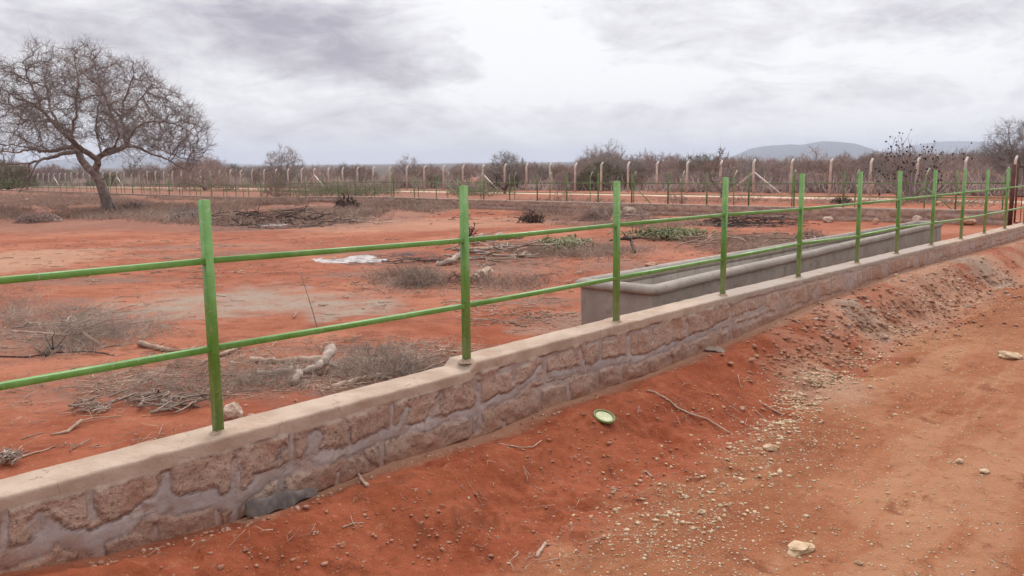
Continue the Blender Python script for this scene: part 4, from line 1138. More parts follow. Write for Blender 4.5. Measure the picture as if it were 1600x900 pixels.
# trees one can tell apart on the skyline
def solo(px, pytop, Y, w_px, mat, label, seed, trunk=0., cat='tree', name='bare_tree', n_att=1300, stems=6, flat=.5, dens=3000, leaf=None, up=.05, jit=.3, cx=0):
    X = place(px, Y); g = ground_at(X, Y); hgt = atY(px, pytop, Y)[2] - g; wid = w_px / FPX * Y
    pxs = Y / (FPX * .64)              # metres per pixel of the final picture
    lf = leaf or pxs * .11
    V, F, P, PAR, rad = bush_mesh(name, wid, hgt, n_att, lf, seed, stems, flat, dens, hgt * .10, lf * .75, trunk * hgt, jit=jit, up=up)
    o = mesh_np(name, V, F, mat); o.location = (X, Y, g - .05)
    tag(o, label, cat); return o, P, PAR, rad
solo(453, 226, 92, 72, M_thicket2, 'round leafless grey tree rising above the thicket left of centre', 201, .12, flat=.8, stems=8)
solo(641, 240, 90, 56, M_thicket2, 'small flat-topped leafless tree on the skyline near the middle of the photo', 202, .35, flat=.9, stems=5, n_att=500, dens=900)
solo(795, 234, 70, 78, M_thicket2, 'pale domed leafless tree behind the concrete posts right of the second tall green post', 203, .2, flat=.9)
solo(790, 258, 58, 60, M_char, 'dark crooked dead tree among the concrete posts right of the second tall green post', 204, .2, n_att=60, stems=3, dens=60, leaf=.02, jit=.5)
solo(945, 217, 68, 110, M_thicket2, 'tallest grey leafless tree of the thicket, above the third tall green post', 205, .1, stems=8, n_att=1600)
solo(1010, 232, 72, 110, M_thicket, 'wide brown leafless tree right of the tallest thicket tree', 206, .1, stems=8)
solo(1125, 226, 47, 52, M_bark, 'sparse twisted dead tree just behind the fourth tall green post', 207, .1, n_att=160, stems=4, dens=250, leaf=.016, jit=.45)
solo(1262, 229, 66, 90, M_thicket, 'thin twiggy leafless tree in front of the blue hill', 208, .05, stems=9, n_att=900, dens=1500)
solo(1578, 184, 55, 130, M_twig, 'rounded dark leafless tree against the sky at the right edge', 209, .28, flat=.9, stems=7, n_att=2000, dens=5000)
solo(222, 237, 105, 34, M_thicket2, 'little umbrella-shaped leafless tree seen under the boughs of the large tree', 210, .4, flat=.9, stems=5, n_att=300, dens=500)
solo(330, 240, 78, 90, M_thicket, 'reddish brown leafless tree rising right of the large spreading tree', 211, .05, stems=10)
solo(28, 248, 92, 90, M_green, 'dark green bushy tree behind the large tree at the left edge', 212, .05, cat='tree', stems=9, n_att=1500, dens=6000)
solo(880, 262, 37.5, 36, M_thicket, 'small brown leafless bush just behind the far wall near the third tall green post', 213, 0, 'bush', 'bare_bush', n_att=260, stems=5, dens=500)
solo(1055, 283, 33.5, 36, M_scrub, 'small dry twiggy bush just behind the far wall between third and fourth tall green posts', 214, 0, 'bush', 'bare_bush', n_att=200, stems=9, dens=500)
solo(440, 262, 56, 44, M_thicket, 'brown twiggy bush in front of the concrete posts below the round grey tree', 215, 0, 'bush', 'bare_bush', n_att=500, stems=8, dens=1500)
solo(1340, 255, 52, 60, M_thicket, 'brown leafless bush left of the bush with dark pods', 216, 0, 'bush', 'bare_bush', n_att=500, stems=7, dens=900)

def pod_bush():
    Y = 40; px = 1425; X = place(px, Y); g = ground_at(X, Y); rr = np.random.default_rng(88); s = Y / FPX
    root = empty('podded_bush', (X, Y, g), 'tall upright thorny bush dotted with dark pods behind the far wall on the right', 'bush')
    P = []; PAR = []; RD = []; tips = []
    for k in range(46):
        a = rr.random() * 6.28; sp = rr.random() ** .7; prev = -1; p = np.array([math.cos(a) * .25, math.sin(a) * .25, -.1])
        dv = np.array([math.cos(a) * sp * 1.0, math.sin(a) * sp * 1.0, .55 + .5 * (1 - sp)]); Lm = 2.0 + 1.3 * rr.random() * (1 - .3 * sp)
        if k in (0, 1, 2): dv = np.array([.75, 0, .42 + .06 * k]); Lm = 2.7
        n_ = 18; r0 = .03 * (.6 + .6 * rr.random())
        pts = []
        for q in range(n_):
            dv = dv + rr.normal(0, .10, 3) + np.array([0, 0, .05]); dn = dv / np.linalg.norm(dv); p2 = p + dn * Lm / n_
            P.append(p2); PAR.append(prev if q else -1); RD.append(r0 * (1 - q / n_) + .007); prev = len(P) - 1; pts.append((p, p2, r0 * (1 - (q) / n_) + .007, RD[-1]))
            p = p2
            if q > 4 and rr.random() < .5:
                tv = dn + rr.normal(0, .6, 3); L2 = .3 + .5 * rr.random(); a0 = p.copy()
                for z_ in range(4):
                    tv = tv + rr.normal(0, .15, 3) + (0, 0, .08); e_ = a0 + tv / np.linalg.norm(tv) * L2 / 4; pts.append((a0, e_, .010 - z_ * .0015, .009 - z_ * .0015)); a0 = e_
                tips.append(a0)
        tips.append(p)
        if k == 0: allp = []
        allp += pts
    mb = MB(); A = np.array([x[0] for x in allp]); B = np.array([x[1] for x in allp]); mb.segs(A, B, np.array([x[2] for x in allp]), np.array([x[3] for x in allp]), 4)
    mb.build('branches', M_twig, root)
    mb = MB()
    for tpt in tips:
        for _ in range(1 + int(rr.random() * 2)):
            if rr.random() < (.5 if tpt[0] < .4 else .2):
                c = tpt + rr.normal(0, .03, 3); L = .030 + .030 * rr.random(); v = rr.normal(0, 1, 3); v /= np.linalg.norm(v)
                mb.segs([c - v * L, c], [c, c + v * L], [.008, L * .85], [L * .85, .008], 5)
    po = mb.build('pods', M_pod, root); po['kind'] = 'stuff'
pod_bush()

# red earth heaps beyond the concrete posts
M_heap = stone_mat('red_earth_heap', (.36, .15, .10), (.46, .25, .18), 1.2, .7)
def heap(px, pt, Y, wpx, label, seed):
    X = place(px, Y); g = ground_at(X, Y); h_ = atY(px, pt, Y)[2] - g; wd = wpx / FPX * Y / 2
    N_ = 44; u = np.linspace(-1, 1, N_); A, B = np.meshgrid(u, u, indexing='ij'); rho = np.hypot(A, B)
    Z = h_ * np.clip(1 - rho ** 2, 0, 1) ** .8 * (.65 + .7 * fbm(A * 2.5 + seed, B * 2.5, 3, 4, .6)) - .15
    V = np.stack([X + A * wd, Y + B * wd * .6, g + Z], -1).reshape(-1, 3)
    i = np.arange(N_ - 1)[:, None]; j = np.arange(N_ - 1)[None]
    Q = np.stack([i * N_ + j, (i + 1) * N_ + j, (i + 1) * N_ + j + 1, i * N_ + j + 1], -1).reshape(-1, 4)
    o = mesh_np('earth_heap', V, Q, M_heap, None, True); tag(o, label, 'earth heap')
heap(1505, 262, 50, 150, 'long low heap of stony red earth on the right below the dark rounded tree', 1)
heap(1275, 268, 60, 110, 'reddish pale earth heap among bushes below the blue hill', 2)
heap(640, 275, 95, 90, 'red earth heap glimpsed through bushes left of the second tall green post', 3)
heap(745, 276, 78, 70, 'small red earth heap just right of the second tall green post', 4)

# ------------------------------------------------------------------ low dry plants and litter in the yard
def tufts(name, P, mat, label, cat, nb=12, h=.25, spread=.12, r=.004, lean=.5, seed=1, double=True):
    rr = np.random.default_rng(seed); m_ = len(P); b = np.repeat(P, nb, 0); q = len(b); hh = np.repeat(h * (.5 + .9 * rr.random(m_)), nb)[:, None]
    b = b + np.concatenate([rr.normal(0, spread, (q, 2)), np.zeros((q, 1))], 1); b[:, 2] = height(b[:, 0], b[:, 1]) - .01
    v = rr.normal(0, lean, (q, 3)); v[:, 2] = .35 + .8 * rr.random(q)
    mb = MB(); e_ = b + v * hh; rs = r * (.7 + .6 * rr.random(q)); mb.blades(b, e_, rs)
    if double:
        mm = b + (e_ - b) * rr.uniform(.3, .8, (q, 1)); mb.blades(mm, mm + (rr.normal(0, .5, (q, 3)) + (0, 0, .15)) * hh * .8, rs * .7)
    o = mb.build(name, mat); tag(o, label, cat, None, 'stuff'); return o
def region(polys, dens_px, seed):
    """points of the ground under photo polygons (ellipses cx,cy,rx,ry,weight)"""
    rr = np.random.default_rng(seed); out = []
    for (cx, cy, rx, ry, nn) in polys:
        a = rr.random(nn) * 6.283; q = np.sqrt(rr.random(nn)) * (1 + .25 * rr.normal(0, 1, nn)); out.append(np.stack([cx + rx * q * np.cos(a), cy + ry * q * np.sin(a)], 1))
    p = np.concatenate(out); p = p[(p[:, 1] > 272)]
    P = gp(p[:, 0], p[:, 1]); t, n = tn(P[:, 0], P[:, 1])
    ok = (n < -.22) & ~((t > 4.5) & (t < 14.5) & (n > -1.4)) & (P[:, 1] < 120); return P[ok]
# back-of-yard scrub
bs = []
rs_ = np.random.default_rng(12)
while len(bs) < 3900:
    px = rs_.uniform(-60, 1000); lowy = np.interp(px, [-60, 0, 170, 300, 420, 540, 620, 720, 800, 1000], [340, 338, 338, 345, 347, 343, 332, 319, 326, 338]); topy = np.interp(px, [0, 400, 700, 1000], [296, 302, 313, 320])
    f = rs_.random(); py = topy + (lowy + 4 - topy) * f ** 1.0 + rs_.normal(0, 2)
    if fbm(px * .02, py * .12, 14, 3) < .43: continue
    bs.append((px, py))
bs = np.array(bs); PB = gp(bs[:, 0], bs[:, 1])
keepb = (PB[:, 1] < FW_Y0 - FW_K * PB[:, 0] - .2) & (PB[:, 1] < 110)
tufts('dry_scrub', PB[keepb], M_scrub, 'low grey-brown dry scrub covering the back of the yard', 'scrub', 12, .26, .26, .009, .7, 2)
pp = region([(1250, 392, 110, 10, 260), (1190, 378, 120, 8, 200), (900, 395, 90, 10, 200), (650, 437, 80, 14, 60), (300, 342, 60, 8, 120), (880, 340, 70, 6, 120), (1000, 352, 120, 6, 160), (790, 445, 60, 8, 30)], 1, 5)
tufts('dry_scrub', pp, M_scrub, 'patches of dry brown weeds between the bare red earth and the trough', 'scrub', 13, .16, .14, .0045, .6, 3)
pp = region([(80, 505, 150, 24, 170), (20, 470, 60, 20, 40), (170, 520, 90, 20, 80), (110, 545, 40, 14, 40), (300, 600, 120, 20, 50), (470, 590, 80, 22, 60), (600, 570, 80, 24, 90), (700, 590, 50, 12, 60)], 1, 6)
tufts('dry_scrub', pp, M_deadg, 'matted grey dry weeds and twigs along the near side of the yard', 'scrub', 8, .13, .12, .0020, 1.0, 4)
pp = region([(560, 302, 70, 6, 60), (480, 302, 60, 6, 40), (330, 297, 120, 4, 30), (130, 291, 120, 3, 20), (760, 303, 60, 5, 30)], 1, 7)
pq = region([(1120, 314, 120, 3, 60), (1350, 316, 160, 4, 70), (1500, 318, 90, 5, 60), (900, 316, 100, 3, 60)], 1, 17)
tufts('dry_scrub', pq, M_scrub, 'thin dry weeds on the red strip between the far wall and the pale track', 'scrub', 9, .25, .3, .010, .7, 6)
tufts('green_weeds', pp, M_green, 'straggly grey-green weeds along the foot of the far railing', 'weeds', 16, .75, .45, .014, .5, 5)
pp = region([(1045, 371, 55, 7, 260), (880, 388, 40, 8, 160)], 1, 8)
# leafy cut branches drying
def leafy(cx, cy, rx, ry, nn, label, seed):
    P = region([(cx, cy, rx, ry, nn)], 1, seed); rr = np.random.default_rng(seed); m_ = len(P); b = P + np.stack([rr.normal(0, .05, m_), rr.normal(0, .05, m_), rr.random(m_) * .16 + .01], 1)
    u = rr.normal(0, 1, (m_, 3)); u /= np.linalg.norm(u, axis=1, keepdims=True); v = np.cross(u, rr.normal(0, 1, (m_, 3))); v /= np.linalg.norm(v, axis=1, keepdims=True)
    L = (.05 + .05 * rr.random(m_))[:, None]; Wd = L * .35; nrm = np.cross(u, v) * .006
    V = np.stack([b - u * L, b + v * Wd + nrm, b + u * L, b - v * Wd + nrm, b - nrm * 2], 1).reshape(-1, 3)
    f = (np.arange(m_) * 5)[:, None, None] + np.array([[0, 1, 3], [1, 2, 3], [0, 4, 1], [1, 4, 2], [2, 4, 3], [3, 4, 0]])[None]
    mb = MB(); mb.add(V, f.reshape(-1, 3))
    root = empty('cut_branch', P.mean(0), label, 'cut branch')
    child(mb, 'leaves', M_gleaf, root)
    mb = MB(); k = rr.choice(m_, 30); a_ = P[k] + (0, 0, .03); e_ = a_ + np.stack([rr.normal(0, .4, 30), rr.normal(0, .3, 30), rr.random(30) * .18], 1); mb.segs(a_, e_, .012, .006, 5)
    child(mb, 'twigs', M_dead, root)
leafy(1045, 371, 52, 6, 900, 'heap of cut branches with wilted green leaves left of the trough', 31)
leafy(882, 388, 38, 8, 420, 'smaller heap of wilted greenish leaves left of the third tall green post', 32)

def litter(regions, nn_scale, rlo, rhi, llo, lhi, mat, name, label, seed, z=.006, inside=True):
    rr = np.random.default_rng(seed); out = []
    for (cx, cy, rx, ry, nn) in regions:
        a = rr.random(nn) * 6.283; q = np.sqrt(rr.random(nn)) * (1 + .2 * rr.normal(0, 1, nn)); out.append(np.stack([cx + rx * q * np.cos(a), cy + ry * q * np.sin(a)], 1))
    p = np.concatenate(out); P = gp(p[:, 0], p[:, 1]); t, n = tn(P[:, 0], P[:, 1])
    ok = ((n < -.25) & ~((t > 4.4) & (t < 14.5) & (n > -1.45))) if inside else (n > .14); P = P[ok]; m_ = len(P)
    a = rr.random(m_) * 6.283; L = (llo + (lhi - llo) * rr.random(m_) ** 2); d = np.stack([np.cos(a) * L, np.sin(a) * L], 1) / 2
    bend = rr.normal(0, .2, (m_, 2)) * L[:, None]
    A = P.copy(); A[:, :2] -= d; B = P.copy(); B[:, :2] += d; Mi = P.copy(); Mi[:, :2] += bend
    r_ = rlo + (rhi - rlo) * rr.random(m_) ** 2
    for q in (A, B, Mi): q[:, 2] = height(q[:, 0], q[:, 1]) + z + rr.random(m_) * .02
    mb = MB(); mb.segs(A, Mi, r_, r_ * .85, 4, True); mb.segs(Mi, B, r_ * .85, r_ * .4, 4, True)
    # side twigs
    k = rr.random(m_) < .35; S = Mi[k] + np.stack([rr.normal(0, .3, k.sum()), rr.normal(0, .3, k.sum()), .1 + .15 * rr.random(k.sum())], 1) * L[k][:, None]
    mb.segs(Mi[k], S, r_[k] * .6, r_[k] * .25, 3)
    o = mb.build(name, mat); tag(o, label, name.replace('_', ' '), None, 'stuff'); return o
litter([(330, 560, 120, 16, 140), (560, 540, 120, 12, 120), (120, 520, 170, 35, 300), (280, 600, 160, 28, 320), (100, 620, 120, 40, 70), (480, 590, 110, 30, 200), (620, 570, 90, 28, 160), (700, 545, 60, 15, 60), (180, 700, 140, 30, 30)], 1, .002, .0055, .05, .40, M_dead, 'twig_litter', 'scattered pale twigs and wood scraps on the near red earth of the yard', 41)
litter([(640, 440, 130, 22, 220), (770, 400, 110, 28, 220), (400, 450, 380, 60, 110), (900, 410, 120, 30, 220), (250, 420, 250, 25, 200), (1150, 385, 180, 16, 300), (800, 480, 90, 35, 200), (200, 385, 250, 14, 160), (450, 375, 200, 10, 120)], 1, .003, .009, .04, .34, M_dead, 'twig_litter', 'scattered sticks over the middle of the yard', 42)
litter([(430, 350, 110, 8, 200), (1170, 350, 90, 7, 200), (655, 408, 40, 5, 30), (300, 330, 320, 14, 130), (850, 340, 200, 10, 120), (1150, 372, 120, 8, 120)], 1, .005, .014, .12, .6, M_char, 'charred_sticks', 'dark burnt sticks spread over the old fire sites at the back of the yard', 43)
litter([(950, 780, 150, 70, 60), (700, 750, 200, 60, 35), (1100, 640, 150, 40, 30), (350, 850, 200, 30, 20), (850, 870, 120, 30, 40)], 1, .0012, .0032, .02, .14, M_dead, 'straw_bits', 'thin straw bits and twigs lying on the red bank outside the wall', 44, inside=False)

# ------------------------------------------------------------------ single sticks, logs, stumps
def stick(px_pts, r0, r1, mat, name, label, cat, group=None, lift=0, k=8, branch=None, seed=1, sub=6):
    rr = np.random.default_rng(seed); P = []
    W3 = [g1(a, b) + np.array([0, 0, l]) for (a, b, l) in px_pts]
    for i in range(len(W3) - 1):
        for q in range(sub): P.append(W3[i] + (W3[i + 1] - W3[i]) * q / sub)
    P.append(W3[-1]); P = np.array(P); n_ = len(P)
    P[:, 2] = np.maximum(P[:, 2], 0 * P[:, 2] + height(P[:, 0], P[:, 1]) + 0) if not lift else P[:, 2]
    rad = r0 + (r1 - r0) * np.linspace(0, 1, n_); P[1:-1] += rr.normal(0, .22, (n_ - 2, 3)) * rad[1:-1, None] * .8; rad = rad * (1 + .16 * rr.normal(0, 1, n_).clip(-1.2, 1.2))
    P[:, 2] += rad * .75
    mb = MB(); mb.path(P, rad, k)
    if branch:
        for (f, dx, dy, dz, r_) in branch:
            a = P[int(f * (n_ - 1))]; e_ = a + np.array([dx, dy, dz]); mid = (a + e_) / 2 + rr.normal(0, .08, 3) * np.linalg.norm(e_ - a); mb.path([a, mid, e_], [r_, r_ * .8, r_ * .45], 6)
    o = mb.build(name, mat, None, True); tag(o, label, cat, group); return o
stick([(219, 541, 0), (245, 546, 0), (270, 551, 0)], .028, .024, M_dead, 'log', 'short straight pale log lying beyond the lower bar, left of the first tall green post', 'log', seed=1)
stick([(312, 571, 0), (330, 562, 0), (350, 556, .01), (376, 548, .02)], .012, .018, M_dead, 'branch', 'pale forked branch passing behind the first tall green post', 'branch', seed=2, branch=[(.05, -.10, -.04, .0, .009)])
stick([(392, 566, 0), (440, 568, 0), (505, 566, 0)], .026, .032, M_dead, 'log', 'long pale log left of the dry bush between first and second tall green posts', 'log', seed=3)
stick([(403, 588, 0), (430, 587, 0), (458, 580, 0)], .022, .028, M_deadg, 'log', 'flat bleached grey log in front of the long pale log', 'log', seed=4)
stick([(458, 603, 0), (470, 590, .02), (498, 588, .05), (512, 583, .09), (520, 573, .13)], .026, .042, M_deadg, 'root_stump', 'bent knotty grey root beside the cement wall top between first and second tall green posts', 'stump', seed=5, branch=[(.75, .10, -.04, -.06, .025), (.5, -.05, .12, -.02, .02)])
stick([(520, 607, 0), (560, 600, .02), (600, 590, .01)], .020, .016, M_dead, 'branch', 'thick brown branch lying along the wall right of the knotty root', 'branch', seed=6)
stick([(655, 562, 0), (690, 553, .03), (718, 551, .0)], .008, .009, M_dead, 'branch', 'smooth pale curved stick just left of the second tall green post', 'branch', seed=7)
stick([(735, 384, .05), (775, 381, .08), (815, 377, .08)], .085, .075, M_deadg, 'log', 'thick grey log on top of the stick pile behind the second tall green post', 'log', seed=8)
stick([(683, 415, 0), (705, 414, .02), (724, 406, .10), (729, 396, .2)], .05, .05, M_deadg, 'log', 'curved grey log at the left end of the stick pile', 'log', seed=9)
stick([(976, 393, .22), (986, 388, .16), (992, 396, .0)], .04, .03, M_char, 'stump', 'small forked uprooted stump right of the third tall green post', 'stump', seed=11, branch=[(.45, -.42, -.1, -.02, .03), (.45, .35, .0, -.0, .028), (.2, -.1, 0, .14, .02)])
stick([(737, 440, 0), (748, 438, .02), (763, 433, .03)], .06, .075, M_rock, 'stump', 'pale splintered stump end right of the second tall green post below the stick pile', 'stump', seed=12, branch=[(.9, .10, 0, .10, .03), (.8, -.03, .02, .12, .02)])
stick([(70, 556, 0), (78, 552, .03), (88, 551, .04), (97, 545, .02)], .022, .012, M_char, 'stump', 'dark rooty stump of the uprooted shrub at the left edge', 'stump', seed=13, branch=[(.5, .02, .02, .14, .006), (.4, -.06, .03, .12, .005), (.7, .08, .05, .10, .005), (.2, -.15, .05, .02, .010)])
stick([(20, 528, .06), (60, 529, .05), (100, 532, .04), (130, 528, .04), (155, 540, .01)], .008, .014, M_dead, 'branch', 'long thin pale branch of the uprooted shrub at the left edge', 'branch', seed=14, branch=[(.3, -.03, .0, .12, .006), (.6, .1, -.1, .04, .006), (.8, .16, .05, .05, .006)])
stick([(0, 558, 0), (40, 559, 0), (90, 555, .02), (140, 553, .02), (180, 556, 0)], .008, .006, M_char, 'branch', 'long dark thin branch above the lower bar at the left edge', 'branch', seed=15)
stick([(80, 680, 0), (105, 674, 0), (128, 664, .02)], .006, .011, M_dead, 'branch', 'short brown stick with thick end on bare earth near the left edge', 'branch', seed=16)
stick([(18, 716, 0), (50, 708, 0), (88, 698, 0)], .007, .004, M_dead, 'branch', 'thin stick beside the dry husk at the left edge', 'branch', seed=17)
stick([(34, 687, 0), (52, 681, 0), (67, 677, 0)], .004, .004, M_dead, 'branch', 'very short thin stick left of the stick with thick end', 'branch', seed=18)
stick([(125, 492, 0), (150, 494, .01), (175, 487, .01), (215, 476, 0)], .012, .006, M_dead, 'branch', 'curved pale branch at the left tip of the grey dusty patch', 'branch', seed=19, branch=[(.5, .5, .35, .02, .006)])
stick([(470, 480, .45), (484, 500, .22), (498, 520, 0)], .003, .006, M_char, 'dead_plant', 'single leaning dry stem between first and second tall green posts', 'plant', seed=20, lift=1)
stick([(1013, 611, 0), (1035, 622, .005), (1060, 637, .01), (1078, 648, .004), (1105, 657, .008), (1140, 676, 0)], .0085, .005, M_dead, 'stick', 'long curved pale stick lying on the red bank outside the wall', 'stick', seed=21, sub=4)
stick([(1187, 628, 0), (1210, 640, 0), (1224, 644, 0)], .006, .006, M_dead, 'stick', 'short pale stick at the left edge of the pale gravel', 'stick', seed=22)
stick([(1180, 641, 0), (1200, 652, 0), (1214, 660, 0)], .004, .004, M_dead, 'stick', 'thin dark-ended stick just below the short pale stick by the gravel', 'stick', seed=23)
stick([(838, 872, 0), (845, 862, 0), (852, 854, .01)], .010, .008, M_dead, 'stick', 'stubby brown stick upright-lying at the bottom of the red bank', 'stick', seed=24)
stick([(1006, 736, 0), (1012, 741, .003), (1019, 747, 0)], .007, .006, M_rock, 'wood_chip', 'whitish wood chip on the bank below the green lid', 'wood chip', seed=25)
stick([(955, 762, 0), (964, 765, 0), (970, 766, 0)], .006, .005, M_dead, 'wood_chip', 'brown wood chip left of the whitish chip on the bank', 'wood chip', seed=26)
stick([(560, 748, .02), (566, 757, .01), (574, 764, 0)], .008, .010, M_dead, 'stick', 'stub of brown wood poking up by the foot of the near wall', 'stick', seed=27)
stick([(778, 693, 0), (812, 702, .01), (833, 700, .01), (846, 692, .02)], .004, .003, M_dead, 'stick', 'thin upturned stick on the bank left of the green lid', 'stick', seed=28)
stick([(535, 823, 0), (552, 817, 0), (568, 818, 0)], .004, .003, M_dead, 'stick', 'thin forked twig on the red soil right of the grey rubber strip', 'stick', seed=29, branch=[(.5, -.02, .05, .02, .002), (.5, .03, -.06, 0, .002)])

# stick pile behind the second post
def brush_pile(cx, cy, rx, ry, nn, r0, r1, L0, L1, zmax, mat, label, seed, name='brush_pile', cat='brush pile'):
    P = region([(cx, cy, rx, ry, nn)], 1, seed); rr = np.random.default_rng(seed); m_ = len(P); mb = MB()
    a = rr.normal(.25, .9, m_); L = L0 + (L1 - L0) * rr.random(m_) ** 1.5
    for p, aa, l in zip(P, a, L):
        z0 = rr.random() ** 1.6 * zmax; pts = []; d = np.array([math.cos(aa), math.sin(aa), rr.normal(0, .12)]); q = p - d * l / 2; q[2] = p[2] + z0 + .02; n_ = 7
        for k in range(n_):
            pts.append(q.copy()); d = d + rr.normal(0, .22, 3); d[2] *= .6; d /= np.linalg.norm(d); q = q + d * l / n_; q[2] = max(q[2], p[2] + .01)
        r_ = r0 + (r1 - r0) * rr.random() ** 2; mb.path(pts, np.linspace(r_, r_ * .35, n_), 5)
        for _ in range(2):
            k = rr.integers(1, n_ - 1); s_ = pts[k]; v = d + rr.normal(0, .8, 3); v[2] = abs(v[2]) * .5; e_ = s_ + v / np.linalg.norm(v) * l * .3; mb.path([s_, (s_ + e_) / 2 + rr.normal(0, .02, 3), e_], [r_ * .5, r_ * .4, r_ * .2], 4)
    o = mb.build(name, mat, None, True); tag(o, label, cat); return o
brush_pile(768, 403, 50, 14, 26, .016, .045, .6, 1.7, .22, M_deadg, 'tangled pile of bare grey sticks behind the second tall green post', 61)
brush_pile(430, 347, 100, 6, 110, .010, .032, .4, 1.5, .30, M_char, 'long dark pile of burnt branches behind the first bay of the railing', 62)
brush_pile(1165, 347, 75, 6, 80, .010, .030, .3, 1.3, .20, M_char, 'dark low pile of burnt branches near the fifth tall green post', 63)
brush_pile(1180, 385, 90, 10, 46, .008, .022, .5, 1.4, .16, M_dead, 'brown brush heap beyond the trough between fourth and sixth tall green posts', 64)
brush_pile(985, 340, 28, 6, 22, .012, .03, .4, 1.0, .2, M_deadg, 'small heap of sticks in front of the far wall by the third tall green post', 65)
brush_pile(115, 528, 85, 16, 34, .003, .010, .25, .8, .10, M_deadg, 'uprooted dry shrub tangle at the left edge of the yard', 66)
brush_pile(720, 575, 50, 14, 24, .004, .012, .2, .6, .06, M_dead, 'small scatter heap of split sticks against the wall left of the second tall green post', 67)
brush_pile(255, 632, 62, 9, 30, .006, .016, .12, .40, .05, M_deadg, 'heap of torn grey bark strips on the earth left of the first tall green post', 68)
brush_pile(560, 350, 45, 5, 14, .015, .035, .6, 1.6, .15, M_deadg, 'few pale fallen branches at the right end of the burnt pile', 69)
brush_pile(15, 722, 18, 8, 26, .004, .012, .05, .14, .05, M_deadg, 'crumpled dry grey husk on bare earth at the left edge', 70, 'dry_husk', 'husk')
brush_pile(150, 640, 22, 7, 26, .004, .012, .06, .16, .05, M_deadg, 'crumpled pale bark clump left of the torn bark strips', 71, 'bark_clump', 'bark')

def dry_bush(px, py, h_, w_, seed, label, mat=M_scrub, n_att=500, leaf=.0018, tw=1800):
    p = g1(px, py); V, F, P, PAR, rad = bush_mesh('dry_bush', w_, h_, n_att, leaf, seed, 10, .5, tw, h_ * .22, leaf * .85, 0, h_ / 14, .4, .03)
    o = mesh_np('dry_bush', V, F, mat); o.location = p - np.array([0, 0, .01]); tag(o, label, 'bush')
dry_bush(592, 590, .27, .75, 301, 'fine twiggy dead bush against the wall between first and second tall green posts', M_deadg, 420, .0018, 1300)
dry_bush(655, 447, .34, .7, 302, 'low grey thorny dead bush in the middle of the yard', M_deadg, 360, .0024, 800)
dry_bush(725, 442, .22, .8, 303, 'small reddish dead bush touching the second tall green post', M_scrub, 300, .0022, 500)
dry_bush(208, 330, .45, 1.4, 304, 'dead brown bush at the foot of the large tree', M_thicket, 400, .010, 900)
dry_bush(290, 345, .5, 1.5, 305, 'grey dead bush left of the top of the first tall green post', M_thicket2, 400, .010, 900)
dry_bush(60, 347, .4, 1.6, 306, 'dark brown dead bush at the far left of the yard', M_thicket, 400, .010, 900)
dry_bush(830, 348, .45, .9, 307, 'small dark forked dead shrub between second and third tall green posts', M_char, 200, .010, 300)
dry_bush(930, 345, .55, 1.0, 308, 'thin brown dead shrub left of the third tall green post', M_thicket, 300, .008, 600)
dry_bush(1270, 377, .3, .6, 309, 'small dead weed bush behind the trough by the fifth tall green post', M_thicket, 300, .005, 500)
dry_bush(1505 - 190, 318, .4, 1.0, 310, 'dark dry tuft beyond the far wall between fifth and sixth tall green posts', M_char, 300, .008, 400)
dry_bush(275, 575, .16, .16, 311, 'tiny upright dead sprig below the lower bar left of the first tall green post', M_dead, 60, .0018, 60)
dry_bush(1000 - 458, 328, .8, 1.2, 312, 'dark scraggy shrub at the back of the yard among the dry scrub', M_char, 200, .014, 300)
dry_bush(735, 372, .5, .3, 313, 'thin dark dead sprig right of the second tall green post above the upper bar', M_char, 50, .008, 40)

# ash
def ash(cx, cy, rx, ry, label, seed):
    p = g1(cx, cy); rxm = rx / FPX * p[1]; rym = ry / FPX * p[1] ** 2 / 1.7; N_ = 60
    u = np.linspace(-1.3, 1.3, N_); A, B = np.meshgrid(u, u, indexing='ij'); X = p[0] + A * rxm; Y = p[1] + B * rym
    d = np.hypot(A, B) + (fbm(X * 2.2, Y * 2.2, seed, 4, .6) - .5) * 1.5
    lift = .02 * (1 - sstep(.35, .9, d)) - .012 + (fbm(X * 8, Y * 8, seed + 3, 3) - .5) * .014
    Z = height(X, Y) + lift; V = np.stack([X, Y, Z], -1).reshape(-1, 3)
    i = np.arange(N_ - 1)[:, None]; j = np.arange(N_ - 1)[None]; Q = np.stack([i * N_ + j, (i + 1) * N_ + j, (i + 1) * N_ + j + 1, i * N_ + j + 1], -1).reshape(-1, 4)
    ok = (d.reshape(-1)[Q].max(1) < .95); 
    Q = Q[ok]; used, inv = np.unique(Q, return_inverse=True)
    o = mesh_np('ash_patch', V[used], inv.reshape(-1, 4), M_ash, None, True); tag(o, label, 'ash', None, 'stuff')
ash(548, 405, 80, 8, 'white ash of a burnt-out fire on the red earth in the middle of the yard', 5)
ash(425, 351, 40, 3, 'white ash below the long dark pile of burnt branches', 6)
ash(568, 325, 28, 2.5, 'white ash in the dry scrub at the back of the yard', 7)

